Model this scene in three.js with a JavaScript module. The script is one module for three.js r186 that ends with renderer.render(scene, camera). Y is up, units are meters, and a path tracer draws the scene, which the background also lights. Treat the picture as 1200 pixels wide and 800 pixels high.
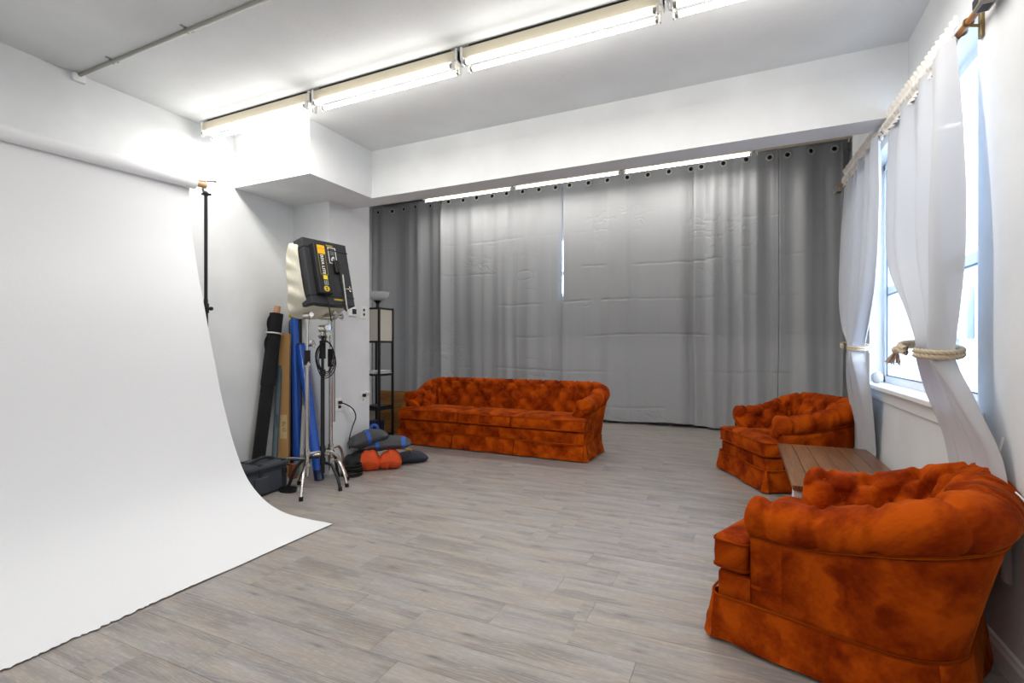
import * as THREE from 'three';
import { RoundedBoxGeometry } from 'three/addons/geometries/RoundedBoxGeometry.js';
import { mergeGeometries } from 'three/addons/utils/BufferGeometryUtils.js';
import { RectAreaLightUniformsLib } from 'three/addons/lights/RectAreaLightUniformsLib.js';

// ------------------------------------------------------------------ camera, sky, exposure
RectAreaLightUniformsLib.init();
const scene = new THREE.Scene();
const renderer = new THREE.WebGLRenderer({ antialias: true });
renderer.toneMapping = THREE.LinearToneMapping;
renderer.toneMappingExposure = 1.56;
renderer.shadowMap.enabled = true;
renderer.shadowMap.type = THREE.PCFSoftShadowMap;
const EYE = 1.15;
const camera = new THREE.PerspectiveCamera(2 * Math.atan(400 / 587) * 180 / Math.PI, 1.5, 0.05, 120);
camera.position.set(0, EYE, 0);
camera.rotation.y = Math.atan(270 / 587);
camera.setViewOffset(1200, 800, 0, -6, 1200, 800);
scene.background = new THREE.Color().setRGB(3.5, 4.35, 5.7);       // bright overcast sky
const TUBE_GLOW = 5, TUBE_LIGHT = 39;                             // ceiling fluorescents
const ALCOVE_GLOW = 6, ALCOVE_LIGHT = 74;                         // fluorescents above the grey drapes

// ------------------------------------------------------------------ helpers
let seed = 7;
const rnd = () => { seed = (seed * 1664525 + 1013904223) >>> 0; return seed / 4294967296; };
const clamp = (x, a = 0, b = 1) => Math.min(b, Math.max(a, x));
const smooth = (a, b, x) => { const t = clamp((x - a) / (b - a)); return t * t * (3 - 2 * t); };
const lerp = (a, b, t) => a + (b - a) * t;
function hash(i, j, k = 0) { let h = (i * 374761393 + j * 668265263 + k * 2147483647) | 0; h = Math.imul(h ^ (h >>> 13), 1274126177); h ^= h >>> 16; return (h >>> 0) / 4294967296; }
function vnoise(x, y, k = 0, px = 0, py = 0) {
  let i = Math.floor(x), j = Math.floor(y); const fx = x - i, fy = y - j;
  const u = fx * fx * (3 - 2 * fx), v = fy * fy * (3 - 2 * fy);
  const wx = (a) => px ? ((a % px) + px) % px : a, wy = (a) => py ? ((a % py) + py) % py : a;
  const i0 = wx(i), i1 = wx(i + 1), j0 = wy(j), j1 = wy(j + 1);
  return lerp(lerp(hash(i0, j0, k), hash(i1, j0, k), u), lerp(hash(i0, j1, k), hash(i1, j1, k), u), v);
}
function fbm(x, y, k = 0, o = 4, px = 0, py = 0) { let s = 0, a = 0.5, n = 0; for (let q = 0; q < o; q++) { s += a * vnoise(x, y, k + q, px, py); n += a; x *= 2; y *= 2; px *= 2; py *= 2; a *= 0.5; } return s / n; }
function dataTex(w, h, fn, srgb = true) {
  const d = new Uint8Array(w * h * 4);
  for (let y = 0; y < h; y++) for (let x = 0; x < w; x++) { const c = fn(x, y), o = (y * w + x) * 4; d[o] = clamp(c[0], 0, 255); d[o + 1] = clamp(c[1], 0, 255); d[o + 2] = clamp(c[2], 0, 255); d[o + 3] = 255; }
  const t = new THREE.DataTexture(d, w, h, THREE.RGBAFormat);
  t.wrapS = t.wrapT = THREE.RepeatWrapping; t.magFilter = THREE.LinearFilter; t.minFilter = THREE.LinearMipmapLinearFilter; t.generateMipmaps = true;
  if (srgb) t.colorSpace = THREE.SRGBColorSpace; t.needsUpdate = true; return t;
}
const rep = (t, x, y) => { const c = t.clone(); c.repeat.set(x, y); c.needsUpdate = true; return c; };
const taken = {};
function numbered(n) { const k = taken[n] = (taken[n] ?? -1) + 1; return k ? `${n}_${String(k).padStart(3, '0')}` : n; }
function metric(g) {                                              // uv in metres from the face direction
  g = g.index ? g.toNonIndexed() : g; const p = g.attributes.position, n = g.attributes.normal, uv = new Float32Array(p.count * 2);
  for (let i = 0; i < p.count; i++) {
    const ax = Math.abs(n.getX(i)), ay = Math.abs(n.getY(i)), az = Math.abs(n.getZ(i));
    if (ay >= ax && ay >= az) { uv[2 * i] = p.getX(i); uv[2 * i + 1] = p.getZ(i); }
    else if (ax >= az) { uv[2 * i] = p.getZ(i); uv[2 * i + 1] = p.getY(i); }
    else { uv[2 * i] = p.getX(i); uv[2 * i + 1] = p.getY(i); }
  }
  g.setAttribute('uv', new THREE.BufferAttribute(uv, 2)); return g;
}
const span = (x0, x1, y0, y1, z0, z1) => metric(new THREE.BoxGeometry(x1 - x0, y1 - y0, z1 - z0).translate((x0 + x1) / 2, (y0 + y1) / 2, (z0 + z1) / 2));
const rbox = (w, h, d, x = 0, y = 0, z = 0, r = 0.006, s = 2) => metric(new RoundedBoxGeometry(w, h, d, s, Math.min(r, w / 2.01, h / 2.01, d / 2.01)).translate(x, y, z));
const V = (x, y, z) => new THREE.Vector3(x, y, z);
function bar(a, b, r0, r1 = r0, seg = 14, open = false) {
  const d = b.clone().sub(a), g = new THREE.CylinderGeometry(r1, r0, d.length(), seg, 1, open);
  g.applyQuaternion(new THREE.Quaternion().setFromUnitVectors(V(0, 1, 0), d.clone().normalize()));
  const m = a.clone().add(b).multiplyScalar(0.5); return g.translate(m.x, m.y, m.z);
}
function tube(pts, r, n = 40, seg = 8, closed = false) { return new THREE.TubeGeometry(new THREE.CatmullRomCurve3(pts, closed, 'centripetal'), n, r, seg, closed); }
const merged = (...gs) => mergeGeometries(gs.flat().map((g) => { g = g.index ? g.toNonIndexed() : g; for (const k of Object.keys(g.attributes)) if (!['position', 'normal', 'uv'].includes(k)) g.deleteAttribute(k); return g; }));
function part(name, geo, m, parent) { const o = new THREE.Mesh(geo, m); o.name = name; parent.add(o); return o; }
function struct(name, geo, m) { const o = part(name, geo, m, scene); o.userData.kind = 'structure'; return o; }
function thing(name, label, category, pos = [0, 0, 0], turn = 0, group) {
  const o = new THREE.Group(); o.name = numbered(name); scene.add(o); o.position.set(...pos); o.rotation.y = turn;
  o.userData = { label, category }; if (group) o.userData.group = group; return o;
}
function lone(name, geo, m, label, category, group) { const o = part(numbered(name), geo, m, scene); o.userData = { label, category }; if (group) o.userData.group = group; return o; }
// grid surface f(i/nx, j/ny) -> [x,y,z,u,v]
function grid(nx, ny, f, wrap = false) {
  const P = [], U = [], I = [];
  for (let j = 0; j <= ny; j++) for (let i = 0; i <= nx; i++) { const q = f(i / nx, j / ny); P.push(q[0], q[1], q[2]); U.push(q[3] ?? i / nx, q[4] ?? j / ny); }
  for (let j = 0; j < ny; j++) for (let i = 0; i < nx; i++) { const a = j * (nx + 1) + i, b = a + 1, c = a + nx + 1, d = c + 1; I.push(a, c, b, b, c, d); }
  const g = new THREE.BufferGeometry(); g.setAttribute('position', new THREE.Float32BufferAttribute(P, 3)); g.setAttribute('uv', new THREE.Float32BufferAttribute(U, 2)); g.setIndex(I); g.computeVertexNormals(); return g;
}

// ------------------------------------------------------------------ materials
const S = (o) => new THREE.MeshStandardMaterial(o), P = (o) => new THREE.MeshPhysicalMaterial(o);
const grainBump = dataTex(256, 256, (x, y) => { const v = 255 * fbm(x / 8, y / 8, 3, 4, 32, 32); return [v, v, v]; }, false);
const mottle = dataTex(256, 256, (x, y) => { const v = 238 + 17 * fbm(x / 32, y / 32, 9, 5, 8, 8); return [v, v, v]; });
const M = {
  wall: S({ color: 0xe9ecee, map: rep(mottle, 0.5, 0.5), roughness: 0.62, bumpMap: rep(grainBump, 1.5, 1.5), bumpScale: 0.0003 }),
  ceiling: S({ color: 0xe6e9ea, map: rep(mottle, 0.4, 0.4), roughness: 0.85, bumpMap: rep(grainBump, 2, 2), bumpScale: 0.0006 }),
  trim: S({ color: 0xeceded, roughness: 0.38 }),
  chrome: S({ color: 0xd6d3cd, metalness: 1, roughness: 0.24 }),
  eyelet: S({ color: 0xd4d4cf, metalness: 0.35, roughness: 0.35 }),
  steel: S({ color: 0xa9a8a4, metalness: 1, roughness: 0.38 }),
  galv: S({ color: 0xa3a39c, metalness: 0.85, roughness: 0.5 }),
  blackMetal: S({ color: 0x17171a, roughness: 0.45 }),
  blackPlastic: S({ color: 0x141518, roughness: 0.55 }),
  rubber: S({ color: 0x0d0d0e, roughness: 0.8 }),
  whitePlastic: S({ color: 0xeeeeec, roughness: 0.4 }),
  cream: S({ color: 0xd8cfb8, roughness: 0.55 }),
  paper: S({ color: 0xe9ebee, roughness: 0.9, bumpMap: rep(grainBump, 3, 3), bumpScale: 0.0004, side: THREE.DoubleSide }),
  glass: P({ color: 0xffffff, roughness: 0, transmission: 1, thickness: 0, ior: 1.5 }),
};
function tubeMat(k) { return S({ color: 0xffffff, roughness: 0.3, emissive: 0xfffcf8, emissiveIntensity: k }); }

// ------------------------------------------------------------------ the room
const WL = -3.80, WR = 0.846, CEIL = 2.865, ZB = -3.486, ZB2 = -3.69, SOF = 2.454, ZC = -7.48, HI = 3.88;
// floor with planks
const woodTex = dataTex(2048, 1024, (x, y) => {
  const strip = y >> 7, v = (y & 127) / 128 * 0.18, u = x / 2048 * 1.3, k = strip * 31;   // metres on this plank
  const bend = (fbm(u * 2.1, v * 6 + strip * 7, k, 3) - 0.5) * 0.12, d = Math.abs(v - 0.09 - bend);
  const knotx = 0.2 + 0.9 * hash(strip, 5), knoty = 0.05 + 0.08 * hash(strip, 6), kr = Math.hypot((u - knotx) / 3.4, v - knoty);
  const ring = Math.sin(d * 420 + 9 * fbm(u * 4, v * 20, k + 4, 3) + u * 14 + 12 * Math.exp(-kr * 40));
  const fine = fbm(u * 7, v * 480, k + 9, 3), streak = fbm(u * 1.8, v * 44, k + 13, 4), patch = fbm(u * 3.4, v * 19, k + 17, 4), pore = fbm(u * 26, v * 760, k + 21, 2);
  const dark = smooth(0.50, 0.70, fbm(u * 2.8 + 5, v * 15, k + 25, 4));
  let l = 157 + 17 * (streak - 0.5) + 14 * (fine - 0.5) + 24 * (patch - 0.5) - 19 * dark + 15 * dark * smooth(0.55, 0.95, ring) + 17 * smooth(0.6, 0.72, pore);
  l -= 30 * Math.exp(-Math.pow(kr / 0.009, 2));
  const warm = (fbm(u * 3, v * 16, k + 30, 3) - 0.5) * 26 - 4 * dark;
  return [l - 0 + warm * 0.5, l - 7 + warm * 0.1, l - 13 - warm * 0.45];
});
const woodMat = S({ map: woodTex, roughness: 0.42, bumpMap: woodTex, bumpScale: 0.0006 });
const floorSlab = struct('floor', span(-6.4, 1.5, -0.12, -0.003, -7.9, 2.45), S({ color: 0x6a5f56, roughness: 0.6 }));
function plankGeo(l, w, strip, off) {
  const e = 0.0006, h = 0.003, X0 = -l / 2, Z0 = -w / 2, pos = [], uv = [], idx = [];
  const ringv = (x, z, y) => { pos.push(x, y, z); uv.push((x + l / 2) / 1.3 + off, (strip + 0.02 + 0.96 * (z + w / 2) / w) / 8); };
  const top = [[X0 + e, Z0 + e], [-X0 - e, Z0 + e], [-X0 - e, -Z0 - e], [X0 + e, -Z0 - e]], rim = [[X0, Z0], [-X0, Z0], [-X0, -Z0], [X0, -Z0]];
  for (const q of top) ringv(q[0], q[1], 0); for (const q of rim) ringv(q[0], q[1], -e); for (const q of rim) ringv(q[0], q[1], -h);
  idx.push(0, 2, 1, 0, 3, 2);
  for (const b of [0, 4]) for (let i = 0; i < 4; i++) { const j = (i + 1) % 4; idx.push(b + i, b + j, b + 4 + j, b + i, b + 4 + j, b + 4 + i); }
  const g = new THREE.BufferGeometry(); g.setAttribute('position', new THREE.Float32BufferAttribute(pos, 3)); g.setAttribute('uv', new THREE.Float32BufferAttribute(uv, 2)); g.setIndex(idx);
  const f = g.toNonIndexed(); f.computeVertexNormals(); return f;
}
{
  const PW = 0.178, PL = 1.22; let row = 0, made = 0;
  for (let z = 1.0; z > -7.6; z -= PW, row++) {
    const zc = z - PW / 2, deep = zc < -3.95, xs = deep ? -4.9 : Math.max(WL, -3.2 + zc * 0.2 - 0.6), xe = deep && zc < -5.1 ? 1.25 : WR;
    const shift = hash(row, 77) * PL;
    for (let a = Math.floor((xs - shift) / PL) * PL + shift; a < xe; a += PL) {
      const x0 = Math.max(a, xs), x1 = Math.min(a + PL, xe); if (x1 - x0 < 0.05) continue;
      const m = part('plank', plankGeo(x1 - x0 - 0.0007, PW - 0.0007, Math.floor(hash(row, Math.round(a * 10), 3) * 8), hash(row, Math.round(a * 10), 8)), woodMat, floorSlab);
      m.position.set((x0 + x1) / 2, 0, zc); made++;
    }
  }
  console.log('planks', made);
}
struct('ceiling', span(WL - 0.1, WR + 0.1, CEIL, CEIL + 0.14, ZB - 0.02, 2.4), M.ceiling);
struct('wall_left', span(WL - 0.16, WL, -0.1, 3.05, -3.39, 2.4), M.wall);
struct('wall_behind_camera', span(WL - 0.16, WR + 0.25, -0.1, 3.05, 2.3, 2.45), M.wall);
struct('wall_pillar', span(-6.4, -3.36, -0.1, HI, -3.92, -3.39), M.wall);
struct('wall_beam', span(-3.40, WR + 0.1, SOF, HI, ZB2, ZB), M.wall);
struct('wall_column', span(WL - 0.05, -2.96, SOF, CEIL + 0.05, ZB - 0.001, -2.79), M.wall);
struct('ceiling_alcove', span(-6.5, 1.5, HI - 0.02, HI + 0.12, -7.95, -3.6), M.ceiling);
struct('wall_alcove_left', span(-6.45, -6.3, -0.1, HI, -7.9, -3.8), M.wall);
struct('wall_alcove_right', merged(span(1.25, 1.4, -0.1, HI, -7.9, -5.05), span(WR + 0.01, 1.4, -0.1, HI, -5.12, -5.04)), M.wall);
// window wall (opening z -2.60 .. -4.44, y 0.89 .. 2.46)
const OZ0 = -2.56, OZ1 = -4.44, OY0 = 0.885, OY1 = 2.47, WX = 1.05;
struct('wall_right', merged(span(WR, WX, -0.1, HI, OZ0, 2.4), span(WR, WX, -0.1, HI, -5.05, OZ1), span(WR, WX, -0.1, OY0, OZ1, OZ0), span(WR, WX, OY1, HI, OZ1, OZ0)), M.wall);
// back wall behind the drapes with a shop window
struct('wall_back', merged(span(-6.4, -3.1, -0.1, HI, -7.9, -7.75), span(-2.0, 1.4, -0.1, HI, -7.9, -7.75), span(-3.1, -2.0, -0.1, 1.7, -7.9, -7.75), span(-3.1, -2.0, 2.95, HI, -7.9, -7.75)), M.wall);
{
  const w = new THREE.Group(); w.name = 'window_2'; w.userData.kind = 'structure'; scene.add(w);
  part('window_frame', merged(span(-3.1, -2.0, 1.7, 1.76, -7.86, -7.8), span(-3.1, -2.0, 2.89, 2.95, -7.86, -7.8), span(-3.1, -3.04, 1.7, 2.95, -7.86, -7.8), span(-2.06, -2.0, 1.7, 2.95, -7.86, -7.8), span(-3.1, -2.0, 2.32, 2.38, -7.86, -7.8)), M.trim, w);
  for (const [a, b] of [[1.76, 2.32], [2.38, 2.89]]) part('pane', span(-3.04, -2.06, a, b, -7.835, -7.83), M.glass, w);
}
// baseboards
struct('baseboard_right', metric(new THREE.ExtrudeGeometry((() => { const s = new THREE.Shape(); s.moveTo(0, 0); s.lineTo(0, 0.096); s.lineTo(-0.010, 0.092); s.lineTo(-0.012, 0.082); s.lineTo(-0.018, 0.07); s.lineTo(-0.018, 0); return s; })(), { depth: 7.3, bevelEnabled: false }).translate(WR, 0, -5.05)), M.trim);
struct('baseboard_left', span(WL, WL + 0.012, 0, 0.09, -3.39, 2.3), M.trim);
// window on the right
{
  const w = new THREE.Group(); w.name = 'window_1'; w.userData.kind = 'structure'; scene.add(w);
  const fx0 = 0.93, fx1 = 1.0, t = 0.055;
  part('window_frame', merged(span(fx0, fx1, OY0, OY0 + t, OZ1, OZ0), span(fx0, fx1, OY1 - t, OY1, OZ1, OZ0), span(fx0, fx1, OY0, OY1, OZ1, OZ1 + t), span(fx0, fx1, OY0, OY1, OZ0 - t, OZ0)), M.trim, w);
  part('meeting_rail', span(0.945, 0.99, 1.52, 1.575, OZ1 + t, OZ0 - t), M.trim, w);
  part('gasket', merged(span(0.938, 0.946, OY0 + t, OY0 + t + 0.008, OZ1 + t, OZ0 - t), span(0.938, 0.946, OY0 + t, OY1 - t, OZ1 + t, OZ1 + t + 0.008), span(0.938, 0.946, 1.512, 1.52, OZ1 + t, OZ0 - t)), S({ color: 0x6f7a84, roughness: 0.5 }), w);
  for (const [a, b] of [[OY0 + t, 1.52], [1.575, OY1 - t]]) part('pane', span(0.964, 0.968, a, b, OZ1 + t, OZ0 - t), M.glass, w);
  part('window_sill', rbox(0.15, 0.03, 1.98, 0.865, OY0 - 0.005, -3.5, 0.008, 3), M.trim, w);
  part('apron', rbox(0.016, 0.075, 1.9, WR - 0.008, OY0 - 0.058, -3.5, 0.004), M.trim, w);
  part('reveal_lining', merged(span(WR, fx0, OY0, OY1, OZ0 - 0.012, OZ0), span(WR, fx0, OY0, OY1, OZ1, OZ1 + 0.012), span(WR, fx0, OY1 - 0.012, OY1, OZ1, OZ0)), M.trim, w);
}
// conduit and fluorescent fixtures on the ceiling
{
  const c = thing('ceiling_conduit', 'thin galvanised conduit pipe strapped across the white ceiling', 'conduit');
  part('pipe', bar(V(WL, CEIL - 0.014, -1.72), V(WR, CEIL - 0.014, -1.72), 0.011), M.galv, c);
  for (const x of [-3.42, -2.72, -1.6, -0.5, 0.5]) part('strap', merged(new THREE.TorusGeometry(0.0125, 0.0025, 6, 16).rotateY(Math.PI / 2).translate(x, CEIL - 0.014, -1.72), span(x - 0.008, x + 0.008, CEIL - 0.004, CEIL, -1.755, -1.685)), M.galv, c);
  part('wall_box', rbox(0.03, 0.05, 0.07, WL + 0.015, CEIL - 0.03, -1.72, 0.006), M.trim, c);
}
function fixture(x0, x1, y, z, twin, glow, light, label, group, lit = true) {
  const up = 0, TY = -0.108 + up, L = x1 - x0, xc = (x0 + x1) / 2, f = thing('fluorescent_fixture', label, 'ceiling light', [xc, y, z], 0, group);
  part('channel', rbox(L, 0.062, 0.062, 0, -0.049 + up, 0, 0.004), M.cream, f);
  part('mounting_strip', span(-L / 2 + 0.05, L / 2 - 0.05, -0.02 + up, 0, -0.018, 0.018), M.blackMetal, f);
  const offs = twin ? [-0.038, 0.038] : [0];
  for (const s of [-1, 1]) {
    part('end_cap', rbox(0.012, 0.075, 0.075, s * (L / 2 - 0.006), -0.05 + up, 0, 0.003), M.trim, f);
    for (const o of offs) part('lamp_holder', rbox(0.014, 0.05, 0.026, s * (L / 2 - 0.022), -0.104 + up, o, 0.005), M.whitePlastic, f);
  }
  if (!lit) return f;
  const gm = tubeMat(glow);
  for (const o of offs) {
    const t = part('lamp_tube', bar(V(-L / 2 + 0.045, TY, o), V(L / 2 - 0.045, TY, o), 0.0135, 0.0135, 18), gm, f);
    for (const s of [-1, 1]) part('tube_cap', bar(V(s * (L / 2 - 0.03), TY, o), V(s * (L / 2 - 0.045), TY, o), 0.014), M.steel, t);
    const r = new THREE.RectAreaLight(0xfffaf4, light, L - 0.1, 0.024); r.position.set(0, TY - 0.015, o); r.rotation.x = -Math.PI / 2; f.add(r);
    for (const d of twin ? [Math.sign(o)] : [1]) { const q = new THREE.RectAreaLight(0xfffaf4, light * 0.7, L - 0.1, 0.024); q.position.set(0, TY, o + d * 0.0145); q.rotation.order = 'YXZ'; q.rotation.y = d > 0 ? Math.PI : 0; q.rotation.x = -0.5; f.add(q); }
  }
  return f;
}
[[-3.73, -2.62, 'twin fluorescent tube fixture on ceiling, end of row by the paper backdrop'], [-2.60, -1.48, 'twin fluorescent tube fixture on ceiling, second from the column'], [-1.46, -0.345, 'twin fluorescent tube fixture on ceiling, third from the column'], [-0.325, 0.60, 'twin fluorescent tube fixture on ceiling, end of row by the window wall']]
  .forEach(([a, b, l]) => fixture(a, b, CEIL, -2.5, true, TUBE_GLOW, TUBE_LIGHT, l, 'ceiling fluorescents'));
[[-3.73, -2.62, 'twin fluorescent tube fixture behind the camera, by the left wall'], [-2.60, -1.48, 'twin fluorescent tube fixture behind the camera, second from the left wall'], [-1.46, -0.345, 'twin fluorescent tube fixture behind the camera, third from the left wall'], [-0.325, 0.60, 'twin fluorescent tube fixture behind the camera, by the window wall']]
  .forEach(([a, b, l]) => fixture(a, b, CEIL, 0.9, true, TUBE_GLOW * 0.8, TUBE_LIGHT * 0.66, l.replace('left wall', 'backdrop wall').replace('behind the camera', 'in the row before the conduit pipe'), 'second row of ceiling fluorescents'));
[[-5.03, -3.33, 'fluorescent batten above the grey drapes, nearest the shelf lamp'], [-3.31, -1.60, 'fluorescent batten above the grey drapes, middle of three lit ones'], [-1.58, 0.13, 'fluorescent batten above the grey drapes, lit one nearest the window wall']]
  .forEach(([a, b, l]) => fixture(a * 0.956, b * 0.956, 3.665, -6.95, false, ALCOVE_GLOW, ALCOVE_LIGHT, l, 'alcove fluorescents'));
fixture(0.145, 1.15, 3.665, -6.95, false, 0, 0, 'unlit fluorescent batten above the grey drapes in the corner', 'alcove fluorescents', false);
lone('batten_board', span(-6.3, 1.25, 3.665, HI - 0.02, -6.99, -6.91), M.trim, 'painted timber batten carrying the tubes above the grey drapes', 'batten');

// ------------------------------------------------------------------ grey drapes
const drapeBump = dataTex(1024, 512, (x, y) => {
  const X = x / 1024 * 7.4, Y = y / 512 * 3.7; let h = 0.5 + 0.16 * (fbm(X * 3, Y * 2, 61, 4) - 0.5);
  for (let k = 0; k < 7; k++) { const yy = 0.25 + k * 0.53 + 0.02 * Math.sin(X * 2 + k); h += 0.17 * Math.exp(-Math.pow((Y - yy - 0.02 * (fbm(X * 4, k, 71) - 0.5)) / 0.016, 2)) * smooth(0.38, 0.62, fbm(X * 2.6, k * 3.1, 73, 3)); }
  for (let k = 0; k < 12; k++) { const xx = 0.3 + k * 0.62 + 0.1 * hash(k, 4); h += 0.10 * Math.exp(-Math.pow((X - xx) / 0.014, 2)); }
  const w = fbm(X * 5 + 2 * fbm(X * 2, Y * 2, 81), Y * 7, 77, 4); h += 0.16 * Math.exp(-Math.pow((w - 0.5) / 0.03, 2)) * smooth(0.5, 0.66, fbm(X * 1.4, Y * 1.6, 79, 3));
  const v = 255 * clamp(h); return [v, v, v];
}, false);
const drapeMat = P({ color: 0xb3b6b9, roughness: 0.46, sheen: 0.3, sheenRoughness: 0.5, sheenColor: new THREE.Color(0xb8bcc4), bumpMap: drapeBump, bumpScale: 0.022, side: THREE.DoubleSide });
function foldAt(X) {
  const a = 0.022 + 0.045 * smooth(-4.0, -4.9, X) + 0.05 * smooth(0.0, 0.7, X) + 0.02 * smooth(-0.9, -0.5, X) * (1 - smooth(0.0, 0.5, X));
  const ph = X * 2 * Math.PI / 0.62 + 1.6 * Math.sin(X * 1.7) + 0.7 * Math.sin(X * 3.9 + 1);
  const s = Math.sin(ph); return a * (0.75 * Math.sign(s) * Math.pow(Math.abs(s), 0.7) + 0.45 * Math.sin(2.3 * ph + 0.6)) + 0.02 * Math.sin(X * 1.1);
}
function drape(x0, x1, dz, label, slit = 0, top = 3.74) {
  const t = thing('blackout_drape', label, 'curtain', [(x0 + x1) / 2, 0, ZC], 0, 'grey drapes across the shop window'), xc = (x0 + x1) / 2, nx = Math.round((x1 - x0) / 0.016), y0 = 0.045;
  part('cloth', grid(nx, 70, (u, v) => {
    const grow = slit * (1 - smooth(1.72, 2.0, v * top)), X0 = lerp(x0, x1, u), y = lerp(y0 + 0.012 * Math.sin(X0 * 5), top, v), X = X0 + grow * u * u * u, lo = 1 - 0.35 * smooth(3.2, 3.75, y), sway = 0.02 * Math.sin(y * 1.3 + X * 2) * (1 - v);
    const edge = 0.035 * (Math.exp(-Math.pow((X - x0) / 0.05, 2)) - Math.exp(-Math.pow((X - x1) / 0.05, 2)));
    return [X - xc + 0.01 * Math.sin(y * 2.1 + X * 9) * (1 - v), y, foldAt(X) * lo + sway + dz + edge, X / 7.4, y / 3.7];
  }), drapeMat, t);
  const n = Math.round((x1 - x0) / 0.27);
  for (let i = 0; i < n; i++) {
    const X = lerp(x0 + 0.1, x1 - 0.1, n > 1 ? i / (n - 1) : 0.5), sl = (foldAt(X + 0.02) - foldAt(X - 0.02)) / 0.04;
    const g = part('grommet', new THREE.TorusGeometry(0.038, 0.012, 8, 24).scale(1, 1, 0.5), M.eyelet, t);
    g.position.set(X - xc, 3.655, foldAt(X) * 0.68 + dz + 0.012); g.rotation.y = -Math.atan(sl * 0.6);
    const h = part('grommet_opening', new THREE.CircleGeometry(0.028, 20), M.rubber, g); h.position.z = 0.002;
  }
  return t;
}
drape(-6.28, -4.66, 0.0, 'dark grey blackout drape hanging behind the shelf lamp');
drape(-4.72, -2.572, 0.035, 'grey blackout drape behind the sofa, ending at the bright slit', 0.07);
drape(-2.538, -0.56, 0.02, 'grey blackout drape from the bright slit toward the window wall');
drape(-0.62, 0.43, 0.05, 'grey blackout drape behind the armchair beyond the end table');
drape(0.435, 1.16, 0.0, 'deeply folded dark grey blackout drape in the corner by window curtains');
{
  const r = thing('drape_rod', 'long steel rod behind the top of the grey drapes', 'curtain rod');
  part('rod', bar(V(-6.3, 3.66, ZC - 0.11), V(1.25, 3.66, ZC - 0.11), 0.009), M.steel, r);
}

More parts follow.
